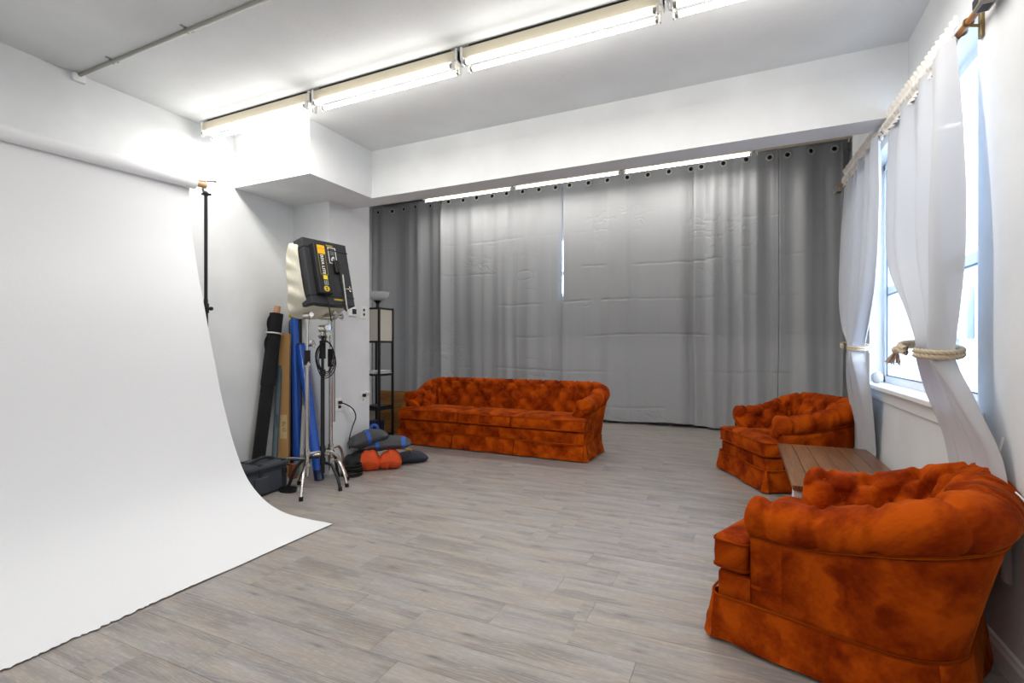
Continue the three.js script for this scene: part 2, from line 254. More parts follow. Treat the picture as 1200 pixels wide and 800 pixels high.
// ------------------------------------------------------------------ velvet seating
const velvetTex = dataTex(512, 512, (x, y) => {
  const a = fbm(x / 64, y / 64, 101, 5, 8, 8), b = fbm(x / 26 + 3 * a, y / 40, 111, 4), c = fbm(x / 4, y / 4, 121, 2, 128, 128);
  const m = clamp(0.5 + 1.9 * (a - 0.5) + 1.3 * (b - 0.5) + 0.3 * (c - 0.5) );
  return [lerp(114, 186, m), lerp(33, 78, m), lerp(1, 7, m)];
});
const velvet = P({ map: rep(velvetTex, 0.8, 0.8), roughness: 0.85, sheen: 0.55, sheenRoughness: 0.45, sheenColor: new THREE.Color().setRGB(1.0, 0.40, 0.04), bumpMap: rep(grainBump, 4, 4), bumpScale: 0.0016, side: THREE.DoubleSide, specularIntensity: 0.12 });
const footMat = S({ color: 0x20140c, roughness: 0.5 });
function tub(o, W, D, arm, back, seat, cushions, R, colStep, rowStep) {
  const w = W / 2, zf = D / 2 - 0.135, zb = -D / 2, straight = zf - (zb + R), q = Math.PI * R / 2, L = 2 * straight + 2 * q + (W - 2 * R);
  const path = (s) => {
    if (s <= straight) return [-w, zf - s, -1, 0];
    let t = s - straight;
    if (t <= q) { const a = t / R; return [-w + R - R * Math.cos(a), zb + R - R * Math.sin(a), -Math.cos(a), -Math.sin(a)]; }
    t -= q; if (t <= W - 2 * R) return [-w + R + t, zb, 0, -1];
    t -= W - 2 * R; if (t <= q) { const a = t / R; return [w - R + R * Math.sin(a), zb + R - R * Math.cos(a), Math.sin(a), -Math.cos(a)]; }
    return [w, zb + R + (t - q), 1, 0];
  };
  const bw = (s) => { const d = Math.min(s, L - s); return smooth(0.12, straight + q * 0.85, d); };
  const yLow = seat - 0.1;
  function prof(s) {                                             // profile of the padded arm or back at s
    const b = bw(s), top = lerp(arm, back, b), rx = lerp(0.085, 0.1, b), ry = lerp(0.072, 0.08, b), nc = lerp(-0.062, 0.022, b), yc = top - ry, nI = lerp(-0.165, -0.235, b);
    const ix = nc - rx, len = Math.hypot(ix - nI, yc - yLow), arc = (deg) => deg / 180 * Math.PI * (rx + ry) / 2;
    return { top, rx, ry, nc, yc, nI, ix, len, total: len + arc(255), crest: len + arc(60), arc };
  }
  function point(s, l) {                                          // l: metres along the profile; returns n, y and normal
    const p = prof(s);
    if (l <= p.len) { const t = l / p.len, ny = (p.ix - p.nI) / p.len, nn = -(p.yc - yLow) / p.len; const bulge = 0.012 * Math.sin(Math.PI * t); return [lerp(p.nI, p.ix, t) + nn * bulge, lerp(yLow, p.yc, t) + ny * bulge, nn, ny]; }
    const th = Math.PI - (l - p.len) / ((p.rx + p.ry) / 2); return [p.nc + p.rx * Math.cos(th), p.yc + p.ry * Math.sin(th), Math.cos(th), Math.sin(th)];
  }
  function dent(s, l) {
    const p = prof(s), a = (s - L / 2) / colStep, Q = l - p.crest, b = Q / rowStep;
    const diamond = (bb) => { const P1 = (a + bb) / 2, Q1 = (a - bb) / 2, e = Math.abs(Math.sin(Math.PI * P1) * Math.sin(Math.PI * Q1)); const ip = Math.round(P1), iq = Math.round(Q1), da = (a - (ip + iq)) * colStep, db = (bb - (ip - iq)) * rowStep; return 0.5 * Math.pow(e, 0.62) + 0.5 * (1 - Math.exp(-(da * da + db * db) / 0.0012)); };
    let h = diamond(Math.min(b, 0)); 
    if (b > 0) { const m = Math.abs(a / 2 - Math.round(a / 2)) * 2 * colStep; const pl = 0.93 - 0.20 * Math.exp(-Math.pow((m - 0.005) / 0.010, 2)) + 0.07 * Math.exp(-Math.pow((m - 0.03) / 0.012, 2)); h = lerp(diamond(b * 0.6), pl, smooth(0.0, 0.42, b)); h = lerp(h, 0.8, smooth(0.75, 1, l / p.total) * 0.3); }
    return 0.053 * (h - 1) * smooth(0, 0.05, l) + 0.012;
  }
  const ns = Math.round(L / 0.0085), nl = 64, nc2 = 8, PP = [], UU = [], II = [];
  const ring = (s, k, fwd) => {
    const [px, pz, nx, nz] = path(s), pr = prof(s), mid = [(pr.nI + pr.nc + pr.rx) / 2, pr.yc - 0.02], list = [];
    for (let j = 0; j <= nl; j++) { const l = pr.total * j / nl, pt = point(s, l), d = dent(s, l) * k; list.push([pt[0] + pt[2] * d, pt[1] + pt[3] * d, l]); }
    const last = list[nl], first = list[0];
    for (let j = 1; j <= nc2; j++) list.push([lerp(last[0], first[0], j / (nc2 + 1)), lerp(last[1], first[1], j / (nc2 + 1)), 0]);
    for (const c of list) { const n = mid[0] + (c[0] - mid[0]) * k, y = mid[1] + (c[1] - mid[1]) * k; PP.push(px + nx * n, y, pz + nz * n + fwd); UU.push(s, c[2]); }
  };
  const rings = [], K = 7;
  for (let k = 0; k <= K; k++) { const f = (k + 0.02) / (K + 0.02) * Math.PI / 2; rings.push([0, Math.sin(f), 0.035 * Math.cos(f)]); }
  for (let i = 1; i < ns; i++) rings.push([L * i / ns, 1, 0]);
  for (let k = K; k >= 0; k--) { const f = (k + 0.02) / (K + 0.02) * Math.PI / 2; rings.push([L, Math.sin(f), 0.035 * Math.cos(f)]); }
  for (const r of rings) ring(...r);
  const N = nl + nc2 + 1;
  for (let i = 0; i < rings.length - 1; i++) for (let j = 0; j < N; j++) { const a = i * N + j, b = i * N + (j + 1) % N, c = a + N, d = b + N; II.push(a, b, c, b, d, c); }
  const tg = new THREE.BufferGeometry(); tg.setAttribute('position', new THREE.Float32BufferAttribute(PP, 3)); tg.setAttribute('uv', new THREE.Float32BufferAttribute(UU, 2)); tg.setIndex(II); tg.computeVertexNormals();
  const pad = part('tufted_back', tg, velvet, o);
  // buttons in the dimples
  const bg = new THREE.SphereGeometry(0.0105, 10, 7).scale(1, 1, 0.6);
  for (let j = 0; j >= -4; j--) for (let i = -Math.floor(L / 2 / colStep); i <= L / 2 / colStep; i++) {
    if ((i + j) % 2) continue; const s = L / 2 + i * colStep; if (s < 0.04 || s > L - 0.04) continue;
    const pr = prof(s), l = pr.crest + j * rowStep; if (l < 0.12) continue;
    const pt = point(s, l), d = dent(s, l) + 0.004, [px, pz, nx, nz] = path(s), n = pt[0] + pt[2] * d;
    const b = part('button', bg, velvet, pad); b.position.set(px + nx * n, pt[1] + pt[3] * d, pz + nz * n); b.lookAt(b.position.clone().add(V(nx * pt[2], pt[3], nz * pt[2])));
  }
  // outer shell below the roll
  const nb = Math.round(L / 0.03), my = 8, bp = [], bu = [], bi = [];
  for (let i = 0; i <= nb; i++) {
    const s = L * i / nb, [px, pz, nx, nz] = path(s), pr = prof(s), list = [], yt = pr.yc - pr.ry * 0.72, nt = pr.nc + pr.rx * 0.78;
    for (let j = 0; j <= my; j++) { const t = j / my; list.push([lerp(0, nt, t) - 0.004 * Math.sin(Math.PI * t), lerp(0.13, yt, t)]); }
    list.push([pr.ix + 0.03, yt], [pr.nI + 0.035, yLow], [pr.nI + 0.035, 0.13]);
    for (const c of list) { bp.push(px + nx * c[0], c[1], pz + nz * c[0]); bu.push(s + 3.3, c[1]); }
  }
  const B = my + 4; for (let i = 0; i < nb; i++) for (let j = 0; j < B; j++) { const a = i * B + j, b = i * B + (j + 1) % B; bi.push(a, a + B, b, b, a + B, b + B); }
  for (const e of [0, nb * B]) for (let j = 1; j < B - 1; j++) e ? bi.push(e, e + j, e + j + 1) : bi.push(e, e + j + 1, e + j);
  let og = new THREE.BufferGeometry(); og.setAttribute('position', new THREE.Float32BufferAttribute(bp, 3)); og.setAttribute('uv', new THREE.Float32BufferAttribute(bu, 2)); og.setIndex(bi); og.computeVertexNormals();
  part('outer_shell', og, velvet, o);
  // front rail and deck
  const rail = rbox(W - 0.004, seat - 0.28, D * 0.75, 0, 0.13 + (seat - 0.28) / 2, D / 2 - D * 0.375 - 0.004, 0.02, 4);
  part('front_rail', rail, velvet, o);
  // seat cushions
  const inner = W - 0.33, cw = inner / cushions, th = 0.125, zt = D / 2 + 0.012, zr = zb + 0.22, yb = 0.13 + seat - 0.28 + 0.004, ytp = yb + th;
  for (let c = 0; c < cushions; c++) {
    let x0 = -inner / 2 + c * cw + 0.003, x1 = x0 + cw - 0.006; const ear = W / 2 - inner / 2 + 0.008, ze = zf + 0.012, cr = 0.035;
    const L0 = c === 0, R0 = c === cushions - 1, raw = [];
    raw.push([x0, zr], [x1, zr]);
    if (R0) raw.push([x1, ze], [x1 + ear, ze], [x1 + ear, zt]); else raw.push([x1, zt]);
    if (L0) raw.push([x0 - ear, zt], [x0 - ear, ze], [x0, ze]); else raw.push([x0, zt]);
    const out = []; const m = raw.length;
    for (let i = 0; i < m; i++) {                                 // rounded corners, then points every 2 cm
      const p0 = raw[(i + m - 1) % m], p1 = raw[i], p2 = raw[(i + 1) % m], d0 = Math.hypot(p0[0] - p1[0], p0[1] - p1[1]), d2 = Math.hypot(p2[0] - p1[0], p2[1] - p1[1]), r = Math.min(cr, d0 / 2.2, d2 / 2.2);
      const A = [p1[0] + (p0[0] - p1[0]) * r / d0, p1[1] + (p0[1] - p1[1]) * r / d0], C = [p1[0] + (p2[0] - p1[0]) * r / d2, p1[1] + (p2[1] - p1[1]) * r / d2];
      for (let k = 0; k <= 5; k++) { const t = k / 5; out.push([(1 - t) * (1 - t) * A[0] + 2 * t * (1 - t) * p1[0] + t * t * C[0], (1 - t) * (1 - t) * A[1] + 2 * t * (1 - t) * p1[1] + t * t * C[1]]); }
      const n = Math.floor((d2 - 2 * r) / 0.02); for (let k = 1; k < n; k++) out.push([lerp(C[0], p2[0] - (p2[0] - p1[0]) * r / d2, k / n), lerp(C[1], p2[1] - (p2[1] - p1[1]) * r / d2, k / n)]);
    }
    const cx = (x0 + x1) / 2, cz = (zr + zt) / 2 + 0.12, rr = [[0, 0], [0.9, 0], [0.975, 0.004], [1, 0.018], [1.008, th * 0.5], [1, th - 0.018], [0.975, th - 0.004], [0.93, th + 0.003], [0.8, th + 0.012], [0.6, th + 0.02], [0.3, th + 0.026], [0, th + 0.028]];
    const cp = [], cu = [], ci = [], n = out.length;
    rr.forEach(([k, y], ri) => out.forEach(([x, z], i) => { const wob = 0.004 * (fbm(x * 9 + c * 7, z * 9, 140) - 0.5) * (k < 0.95 ? 2 : 1), X = cx + (x - cx) * k, Z = cz + (z - cz) * k; cp.push(X, yb + y + wob, Z); cu.push(X + c, Z + (ri > 2 && ri < 6 ? y : 0)); }));
    for (let a = 0; a < rr.length - 1; a++) for (let i = 0; i < n; i++) { const p = a * n + i, q2 = a * n + (i + 1) % n; ci.push(p, q2, p + n, q2, q2 + n, p + n); }
    const g = new THREE.BufferGeometry(); g.setAttribute('position', new THREE.Float32BufferAttribute(cp, 3)); g.setAttribute('uv', new THREE.Float32BufferAttribute(cu, 2)); g.setIndex(ci); g.computeVertexNormals();
    // orient outwards
    const cush = part('seat_cushion', g, velvet, o);
    for (const y of [0.012, th - 0.012]) part('piping', tube(out.filter((_, i) => i % 2 === 0).map(([x, z]) => V(cx + (x - cx) * 1.004, yb + y, cz + (z - cz) * 1.004)), 0.0055, out.length, 6, true), velvet, cush);
  }
  // skirt: sheets with pleats, a welt along the top
  const sy = 0.178, sb = 0.014;
  const sheet = (len, at, ph) => grid(Math.max(8, Math.round(len / 0.015)), 12, (u, v) => {
    const y = lerp(sb, sy, v), s = u * len, e = Math.min(s, len - s), k = (1 - v), out = 0.013 + 0.02 * k + 0.012 * k * (fbm(s * 7 + y * 16 + ph, y * 5, 150, 3) - 0.5) * 2 + 0.006 * k * Math.sin(s * 15 + y * 30 + ph) + 0.014 * k * Math.exp(-Math.pow(e / 0.03, 2));
    const [px, pz, nx, nz] = at(s); return [px + nx * out, y, pz + nz * out, s + ph, y];
  });
  const fl = W / cushions;
  for (const sx of [-1, 1]) part('corner_pleat', grid(10, 12, (u, v) => { const y = lerp(sb, sy, v), k = 1 - v, a = u * Math.PI / 2, out = 0.012 + 0.034 * k - 0.008 * k * Math.sin(2 * a); return [sx * (w + out * Math.cos(a)), y, D / 2 + out * Math.sin(a), u * 0.05, y]; }), velvet, o);
  for (let c = 0; c < cushions; c++) part('skirt_panel', sheet(fl - 0.006, (s) => [-w + c * fl + 0.003 + s, D / 2, 0, 1], c * 3.1), velvet, o);
  const side = D / 2 + (L / 2 - (W - 2 * R) / 2 - q / 2) - zf;    // from the front corner round to the middle of a back corner
  part('skirt_panel', sheet(side, (s) => s < D / 2 - zf ? [w, D / 2 - s, 1, 0] : path(L - (s - (D / 2 - zf))), 11), velvet, o);
  part('skirt_panel', sheet(side, (s) => s < D / 2 - zf ? [-w, D / 2 - s, -1, 0] : path(s - (D / 2 - zf)), 17), velvet, o);
  const bs = L / 2 - (W - 2 * R) / 2 - q / 2; part('skirt_panel', sheet(L - 2 * bs, (s) => path(bs + s), 23), velvet, o);
  const wp = []; for (let i = 0; i <= 80; i++) { const [x, z, nx, nz] = path(L * i / 80); wp.push(V(x + nx * 0.013, sy, z + nz * 0.013)); }
  wp.push(V(w + 0.012, sy, D / 2), V(0, sy, D / 2 + 0.013), V(-w - 0.012, sy, D / 2));
  part('welt', tube(wp, 0.0055, 180, 6, true), velvet, o);
  // welt under the roll
  const up = []; for (let i = 0; i <= 70; i++) { const s = L * i / 70, [x, z, nx, nz] = path(s), pr = prof(s), n = pr.nc + pr.rx * 0.8; up.push(V(x + nx * n, pr.yc - pr.ry * 0.78, z + nz * n)); }
  part('welt', tube(up, 0.005, 140, 6), velvet, o);
  for (const sx of [-1, 1]) for (const sz of [-1, 1]) part('foot', new THREE.CylinderGeometry(0.025, 0.018, 0.14, 12).translate(sx * (w - 0.1), 0.07, sz * (D / 2 - 0.1)), footMat, o);
  return o;
}
const sofa = thing('tufted_sofa', 'long rust orange velvet sofa with three seat cushions before grey drapes', 'sofa', [-2.56, 0, -5.20], -0.025);
tub(sofa, 2.30, 0.74, 0.60, 0.745, 0.44, 3, 0.2, 0.098, 0.098);
const chA = thing('tufted_armchair', 'rust orange velvet tub armchair by the corner of the grey drapes', 'armchair', [0.325, 0, -4.93], Math.atan2(-0.902, 0.431), 'matching velvet armchairs');
tub(chA, 0.82, 0.74, 0.59, 0.72, 0.42, 1, 0.2, 0.085, 0.11);
const chB = thing('tufted_armchair', 'rust orange velvet tub armchair whose outer side faces the open floor', 'armchair', [0.390, 0, -2.385], Math.atan2(-0.925, -0.38), 'matching velvet armchairs');
tub(chB, 0.80, 0.725, 0.565, 0.69, 0.42, 1, 0.2, 0.085, 0.11);

// ------------------------------------------------------------------ end table
{
  const t = thing('end_table', 'low end table with brown plank top and white legs between the armchairs', 'table', [0.50, 0, -3.50]);
  const tt = dataTex(512, 256, (x, y) => { const s = y >> 5, u = x / 512, v = (y & 31) / 32, g = fbm(u * 5, v * 10 + s * 13, 200, 4), f = fbm(u * 10, v * 46 + s * 9, 210, 3), l = 0.75 + 0.5 * (g - 0.5) + 0.4 * (f - 0.5) + 0.1 * (hash(s, 2) - 0.5); return [138 * l + 8, 88 * l + 6, 48 * l + 3]; });
  const wm = S({ map: tt, roughness: 0.32 }), n = 6, w = 0.54 / n, Lz = 1.22;
  for (let i = 0; i < n; i++) {
    const g = new RoundedBoxGeometry(w - 0.002, 0.026, Lz, 2, 0.003), p = g.attributes.position, uv = g.attributes.uv;
    for (let k = 0; k < p.count; k++) uv.setXY(k, p.getZ(k) / 1.3 + 0.37 * i, (i + 0.06 + 0.88 * (p.getX(k) / w + 0.5)) / 8);
    part('plank', g.translate(-0.27 + w * (i + 0.5), 0.437, 0), wm, t);
  }
  part('apron', merged(span(-0.21, 0.21, 0.38, 0.424, -0.54, -0.52), span(-0.21, 0.21, 0.38, 0.424, 0.54, 0.56), span(-0.15, -0.13, 0.38, 0.424, -0.54, 0.56), span(0.19, 0.21, 0.38, 0.424, -0.54, 0.56)), M.trim, t);
  for (const [x, z] of [[-0.235, 0.55], [0.2, 0.55], [-0.12, -0.5], [0.2, -0.5]]) part('leg', rbox(0.06, 0.424, 0.06, x, 0.212, z, 0.005), M.trim, t);
}

// ------------------------------------------------------------------ window curtains on their rod
const clothBump = dataTex(128, 128, (x, y) => { const v = 128 + 60 * Math.sin(x * Math.PI / 4) * 0.5 + 60 * Math.sin(y * Math.PI / 4) * 0.5; return [v, v, v]; }, false);
const whiteCloth = P({ color: 0xc4c6ca, roughness: 0.8, transmission: 0.08, thickness: 0, side: THREE.DoubleSide, bumpMap: rep(clothBump, 30, 30), bumpScale: 0.0004 });
const creamCloth = S({ color: 0xece9e2, roughness: 0.9, side: THREE.DoubleSide });
function curve(rows, y) {                                         // smooth interpolation of rows sorted from top to bottom
  let i = 0; while (i < rows.length - 2 && y < rows[i + 1][0]) i++;
  const a = rows[i], b = rows[i + 1], p = rows[Math.max(0, i - 1)], n = rows[Math.min(rows.length - 1, i + 2)], t = clamp((a[0] - y) / (a[0] - b[0]));
  return a.map((_, k) => { const m0 = i ? (b[k] - p[k]) / (p[0] - b[0]) * (a[0] - b[0]) : b[k] - a[k], m1 = i < rows.length - 2 ? (n[k] - a[k]) / (a[0] - n[0]) * (a[0] - b[0]) : b[k] - a[k], t2 = t * t, t3 = t2 * t; return (2 * t3 - 3 * t2 + 1) * a[k] + (t3 - 2 * t2 + t) * m0 + (-2 * t3 + 3 * t2) * b[k] + (t3 - t2) * m1; });
}
function windowCurtain(label, rows, folds, rodAt, ph) {
  const c = thing('window_curtain', label, 'curtain', [0, 0, 0], 0, 'tied back window curtains'), top = rows[0][0], bot = rows[rows.length - 1][0];
  part('cloth', grid(150, 120, (u, v) => {
    const y = lerp(top, bot, v), [, za, zb, x, amp, sl] = curve(rows, y), drift = 0.7 * Math.sin(y * 1.5 + ph) + 0.35 * Math.sin(y * 3.7 + ph);
    const f = 2 * Math.PI * folds * u + ph + drift * (0.4 + u), s = Math.sin(f), fold = 0.7 * s + 0.3 * Math.sin(1.9 * f + 1 + y * 1.1) + 0.25 * Math.sin(0.53 * f + 2);
    const uu = u + 0.018 * Math.sin(f + 1.3);
    return [x + amp * fold + 0.006 * (fbm(u * 14, y * 5, 230, 3) - 0.5), y + (sl || 0) * (u - 0.5), lerp(za, zb, uu), u * 1.2, y];
  }), whiteCloth, c);
  const [z0, z1] = [rows[0][1], rows[0][2]], nf = Math.round(Math.abs(z1 - z0) / 0.045);
  part('ruffled_header', grid(nf * 8, 16, (u, v) => {             // rod pocket with a gathered frill above
    const z = lerp(z0, z1, u), [rx, ry] = rodAt(z), w = Math.sin(u * nf * Math.PI * 2 + 0.8 * Math.sin(u * 23)) , h = lerp(-0.055, 0.07, v), puff = 0.021 * Math.cos(clamp(h / 0.03, -1, 1) * Math.PI / 2);
    return [rx - 0.004 - puff - (0.003 + 0.007 * smooth(0.02, 0.06, Math.abs(h - 0.005))) * (1 + w), ry + h + 0.004 * Math.sin(u * nf * 3.1), z, u, v];
  }), creamCloth, c);
  part('rod_pocket_back', grid(40, 6, (u, v) => { const z = lerp(z0, z1, u), [rx, ry] = rodAt(z), a = lerp(-1.6, 1.6, v); return [rx + 0.022 * Math.cos(a), ry + 0.022 * Math.sin(a), z, u, v]; }), creamCloth, c);
  return c;
}
const RZ0 = -2.55, RZ1 = -4.62, rodAt = (z) => { const t = (z - RZ0) / (RZ1 - RZ0); return [lerp(0.800, 0.715, t), lerp(2.415, 2.425, t)]; };
windowCurtain('white curtain hanging in the alcove corner, tied low with a small rope', [
  [2.40, -3.57, -4.56, 0.725, 0.018], [2.0, -3.52, -4.66, 0.715, 0.026], [1.55, -3.62, -4.70, 0.71, 0.032], [1.28, -3.86, -4.55, 0.715, 0.04], [1.16, -4.00, -4.36, 0.72, 0.04], [1.05, -3.94, -4.40, 0.715, 0.04], [0.85, -3.96, -4.66, 0.75, 0.03], [0.5, -4.06, -4.74, 0.80, 0.018], [0.06, -4.14, -4.76, 0.81, 0.015]], 6, rodAt, 0.4);
windowCurtain('white curtain gathered by a thick rope beside the bare wall', [
  [2.40, -2.58, -3.555, 0.765, 0.016], [2.05, -2.50, -3.48, 0.75, 0.034], [1.6, -2.44, -3.36, 0.735, 0.046], [1.32, -2.44, -2.96, 0.725, 0.045], [1.18, -2.44, -2.76, 0.715, 0.045], [1.10, -2.43, -2.77, 0.715, 0.036], [0.95, -2.36, -2.86, 0.76, 0.024], [0.72, -2.27, -2.84, 0.818, 0.011], [0.34, -2.24, -2.72, 0.825, 0.008]], 4, rodAt, 2.1);
{
  const r = thing('window_curtain_rod', 'wooden curtain rod with square finial on brass bracket above the window', 'curtain rod');
  const a = V(...rodAt(-2.44), -2.44), b = V(...rodAt(-4.74), -4.74), wood = S({ color: 0xa8713c, roughness: 0.45 }), brass = S({ color: 0x8d7a55, metalness: 0.8, roughness: 0.4 });
  part('rod', bar(a, b, 0.0125), wood, r);
  const fin = (p, s) => { const f = part('finial', merged(rbox(0.052, 0.052, 0.11, 0, 0, s * 0.075, 0.009, 3), new THREE.CylinderGeometry(0.018, 0.014, 0.03, 16).rotateX(Math.PI / 2).translate(0, 0, s * 0.01)), S({ color: 0x8f887c, roughness: 0.5 }), r); f.position.copy(p); part('inlay', merged(rbox(0.03, 0.003, 0.05, 0, -0.0262, s * 0.055, 0.001), rbox(0.003, 0.03, 0.05, -0.0262, 0, s * 0.055, 0.001)), M.blackPlastic, f); };
  fin(a, 1); fin(b, -1);
  for (const z of [-2.52, -4.68]) {
    const [x, y] = rodAt(z);
    const k = part('bracket', merged(bar(V(x, y - 0.012, z), V(WR - 0.01, y - 0.022, z), 0.006), new THREE.TorusGeometry(0.0155, 0.004, 8, 18).translate(x, y, z)), brass, r);
    part('wall_plate', rbox(0.012, 0.10, 0.03, WR - 0.006, y - 0.02, z, 0.004), brass, k);
  }
}
const ropeTex = dataTex(64, 64, (x, y) => { const v = 0.5 + 0.5 * Math.sin((x + y) * Math.PI / 8), n = hash(x, y); return [176 + 40 * v + 10 * n, 162 + 38 * v + 10 * n, 138 + 36 * v + 10 * n]; });
const ropeMat = S({ map: rep(ropeTex, 20, 2), roughness: 0.9 });
function twisted(pts, r, turns) {                                 // three strands wound round a path
  const c = new THREE.CatmullRomCurve3(pts, false, 'centripetal'), N = 90, fr = c.computeFrenetFrames(N), out = [];
  for (let k = 0; k < 3; k++) { const q = []; for (let i = 0; i <= N; i++) { const p = c.getPointAt(i / N), a = i / N * turns * 2 * Math.PI + k * 2.094; q.push(p.addScaledVector(fr.normals[i], Math.cos(a) * r * 0.5).addScaledVector(fr.binormals[i], Math.sin(a) * r * 0.5)); } out.push(new THREE.TubeGeometry(new THREE.CatmullRomCurve3(q), 180, r * 0.62, 6)); }
  return merged(out);
}
function tieback(label, y, zc, rz, xc, rx, tassel, s) {
  const t = thing('rope_tieback', label, 'rope', [0, 0, 0], 0, 'rope tiebacks');
  for (let k = 0; k < 2; k++) {
    const pts = []; for (let i = 0; i <= 20; i++) { const a = -0.25 + i / 20 * (Math.PI * 2 - 0.35); pts.push(V(xc - rx * Math.cos(a), y + 0.016 * k * s + 0.02 * Math.sin(a) * s, zc - rz * Math.sin(a))); }
    part('loop', twisted(pts, 0.0095 * s, 16), ropeMat, t);
  }
  if (tassel) {
    const [x, yy, z] = tassel, tas = part('tassel', merged(new THREE.SphereGeometry(0.017 * s, 12, 8).translate(x, yy, z), bar(V(x, yy, z), V(xc - rx, y, zc - rz * 0.6), 0.008 * s)), ropeMat, t);
    for (let i = 0; i < 26; i++) { const a = rnd() * 6.28, q = 0.022 * s * Math.sqrt(rnd()); part('fringe_strand', tube([V(x, yy, z), V(x + q * Math.cos(a) * 0.6, yy - 0.02 * s, z - 0.025 * s + q * Math.sin(a) * 0.6), V(x + q * Math.cos(a) * 1.2, yy - (0.045 + 0.02 * rnd()) * s, z - (0.05 + 0.03 * rnd()) * s + q * Math.sin(a))], 0.0022 * s, 8, 5), ropeMat, tas); }
  }
}
tieback('thick twisted rope with frayed tassel tying the curtain beside bare wall', 1.13, -2.61, 0.175, 0.705, 0.092, [0.625, 1.135, -2.75], 1.1);
tieback('small twisted rope tying the curtain in the alcove corner', 1.145, -4.18, 0.20, 0.715, 0.075, null, 0.9);
{
  const b = lone('rope_tassel_end', new THREE.SphereGeometry(0.035, 18, 14).scale(1, 1.15, 1).translate(0.81, 0.945, -4.02), S({ color: 0xf0eee8, roughness: 0.95, bumpMap: rep(grainBump, 3, 3), bumpScale: 0.01 }), 'small white pompom resting on the window sill', 'pompom');
  part('cord', tube([V(0.81, 0.97, -4.02), V(0.80, 1.05, -4.05), V(0.77, 1.12, -4.06)], 0.004, 16, 6), creamCloth, b);
}
lone('wall_cable', tube([V(0.836, 0.83, -2.33), V(0.83, 0.74, -2.35), V(0.825, 0.68, -2.29), V(0.832, 0.655, -2.2), V(0.838, 0.6, -2.08), V(0.838, 0.3, -2.02), V(0.82, 0.02, -1.98)], 0.004, 60, 8), M.whitePlastic, 'thin white cable trailing down the wall behind the armchair back', 'cable');

// ------------------------------------------------------------------ street seen through the window
{
  struct('ground_outside', span(WX, 14, -0.3, -0.15, -40, 12), S({ color: 0xb9bcc0, roughness: 0.9 }));
  const f = thing('street_facade', 'pale storefront across the street seen through the window', 'building', [4.6, -0.15, -14]);
  const fm = S({ color: 0xdfe6ec, roughness: 0.8 }), fb = S({ color: 0xa9bccb, roughness: 0.6 });
  part('wall', span(0, 0.4, 0, 3.6, -14, 11), fm, f);
  for (let z = -12.5; z < 10; z += 3.1) { const w = part('shop_window', span(-0.04, 0, 0.5, 2.9, z, z + 2.2), fb, f); part('pane', span(-0.05, -0.045, 0.6, 2.8, z + 0.08, z + 2.12), P({ color: 0xd5e6f2, roughness: 0.08 }), w); }
  part('string_course', span(-0.1, 0, 0.30, 0.42, -14, 11), fb, f);
  part('cornice', span(-0.14, 0, 3.4, 3.6, -14, 11), fm, f);
  for (const [z, y, w, h] of [[-0.75, 2.05, 1.5, 1.15], [-5.6, 1.9, 2.2, 1.3]]) {
    const n = part('notice_board', merged(span(-0.17, -0.06, y - h / 2, y + h / 2, z - w / 2, z + w / 2)), S({ color: 0x8d949b, roughness: 0.5 }), f);
    part('notice_sheet', span(-0.176, -0.17, y - h / 2 + 0.06, y + h / 2 - 0.06, z - w / 2 + 0.08, z + w / 2 - 0.08), S({ color: 0xe9ebee, roughness: 0.8 }), n);
    part('notice_spot', new THREE.CylinderGeometry(0.16, 0.16, 0.01, 20).rotateZ(Math.PI / 2).scale(1, 1, 1.6).translate(-0.18, y - 0.05, z + 0.1), S({ color: 0xd8a9a8, roughness: 0.8 }), n);
  }
}

// ------------------------------------------------------------------ paper backdrop and its stand
{
  const b = thing('paper_backdrop', 'white seamless paper backdrop sweeping from a roll down onto the floor', 'backdrop');
  const a = V(-3.55, 2.32, -2.36), e = V(-3.60, 2.235, 0.42), rollR = 0.043;
  part('paper_roll', bar(V(-3.5512, 2.3185, -2.30), e, rollR, rollR, 40), M.paper, b);
  part('core_tube', bar(a.clone().add(V(0, 0, -0.02)), V(-3.5512, 2.3185, -2.29), 0.02, 0.02, 18), S({ color: 0xb08a62, roughness: 0.8 }), b);
  const pr = [[-3.592, 2.318], [-3.56, 1.98], [-3.495, 1.68], [-3.425, 1.42], [-3.36, 1.08], [-3.308, 0.766], [-3.222, 0.415], [-3.13, 0.218], [-2.99, 0.092], [-2.83, 0.028], [-2.62, 0.008], [-2.405, 0.006]];
  const c = new THREE.CatmullRomCurve3(pr.map(([x, y]) => V(x, y, 0)), false, 'centripetal');
  part('paper_sheet', grid(260, 110, (u, v) => {
    const p = c.getPointAt(v), zr = lerp(-2.285, -2.455, smooth(0.25, 1, v)) - 0.0, zl = 0.42, z = lerp(zr, zl, u);
    const tear = v > 0.995 ? 0.006 * (hash(Math.round(u * 260), 3) - 0.5) * smooth(0.25, 0.45, u) * (1 - smooth(0.62, 0.66, u)) * 3 + 0.008 * (fbm(u * 14, 2, 33, 3) - 0.5) : 0;
    const drop = (2.3185 - lerp(2.3185, 2.235, (z + 2.30) / 2.72)) * (1 - smooth(0.0, 0.5, v)), bow = 0.05 * u * smooth(0.0, 0.15, v) * (1 - smooth(0.6, 1, v));
    return [p.x + tear + 0.05 * u * smooth(0.8, 1, v) - bow * 0.6 + 0.004 * Math.sin(z * 2.2) * (1 - v), p.y - drop + 0.004 * smooth(0.9, 1, v) * (fbm(z * 4, v * 20, 35, 2)), z, z, v * 3.6];
  }), M.paper, b);
}
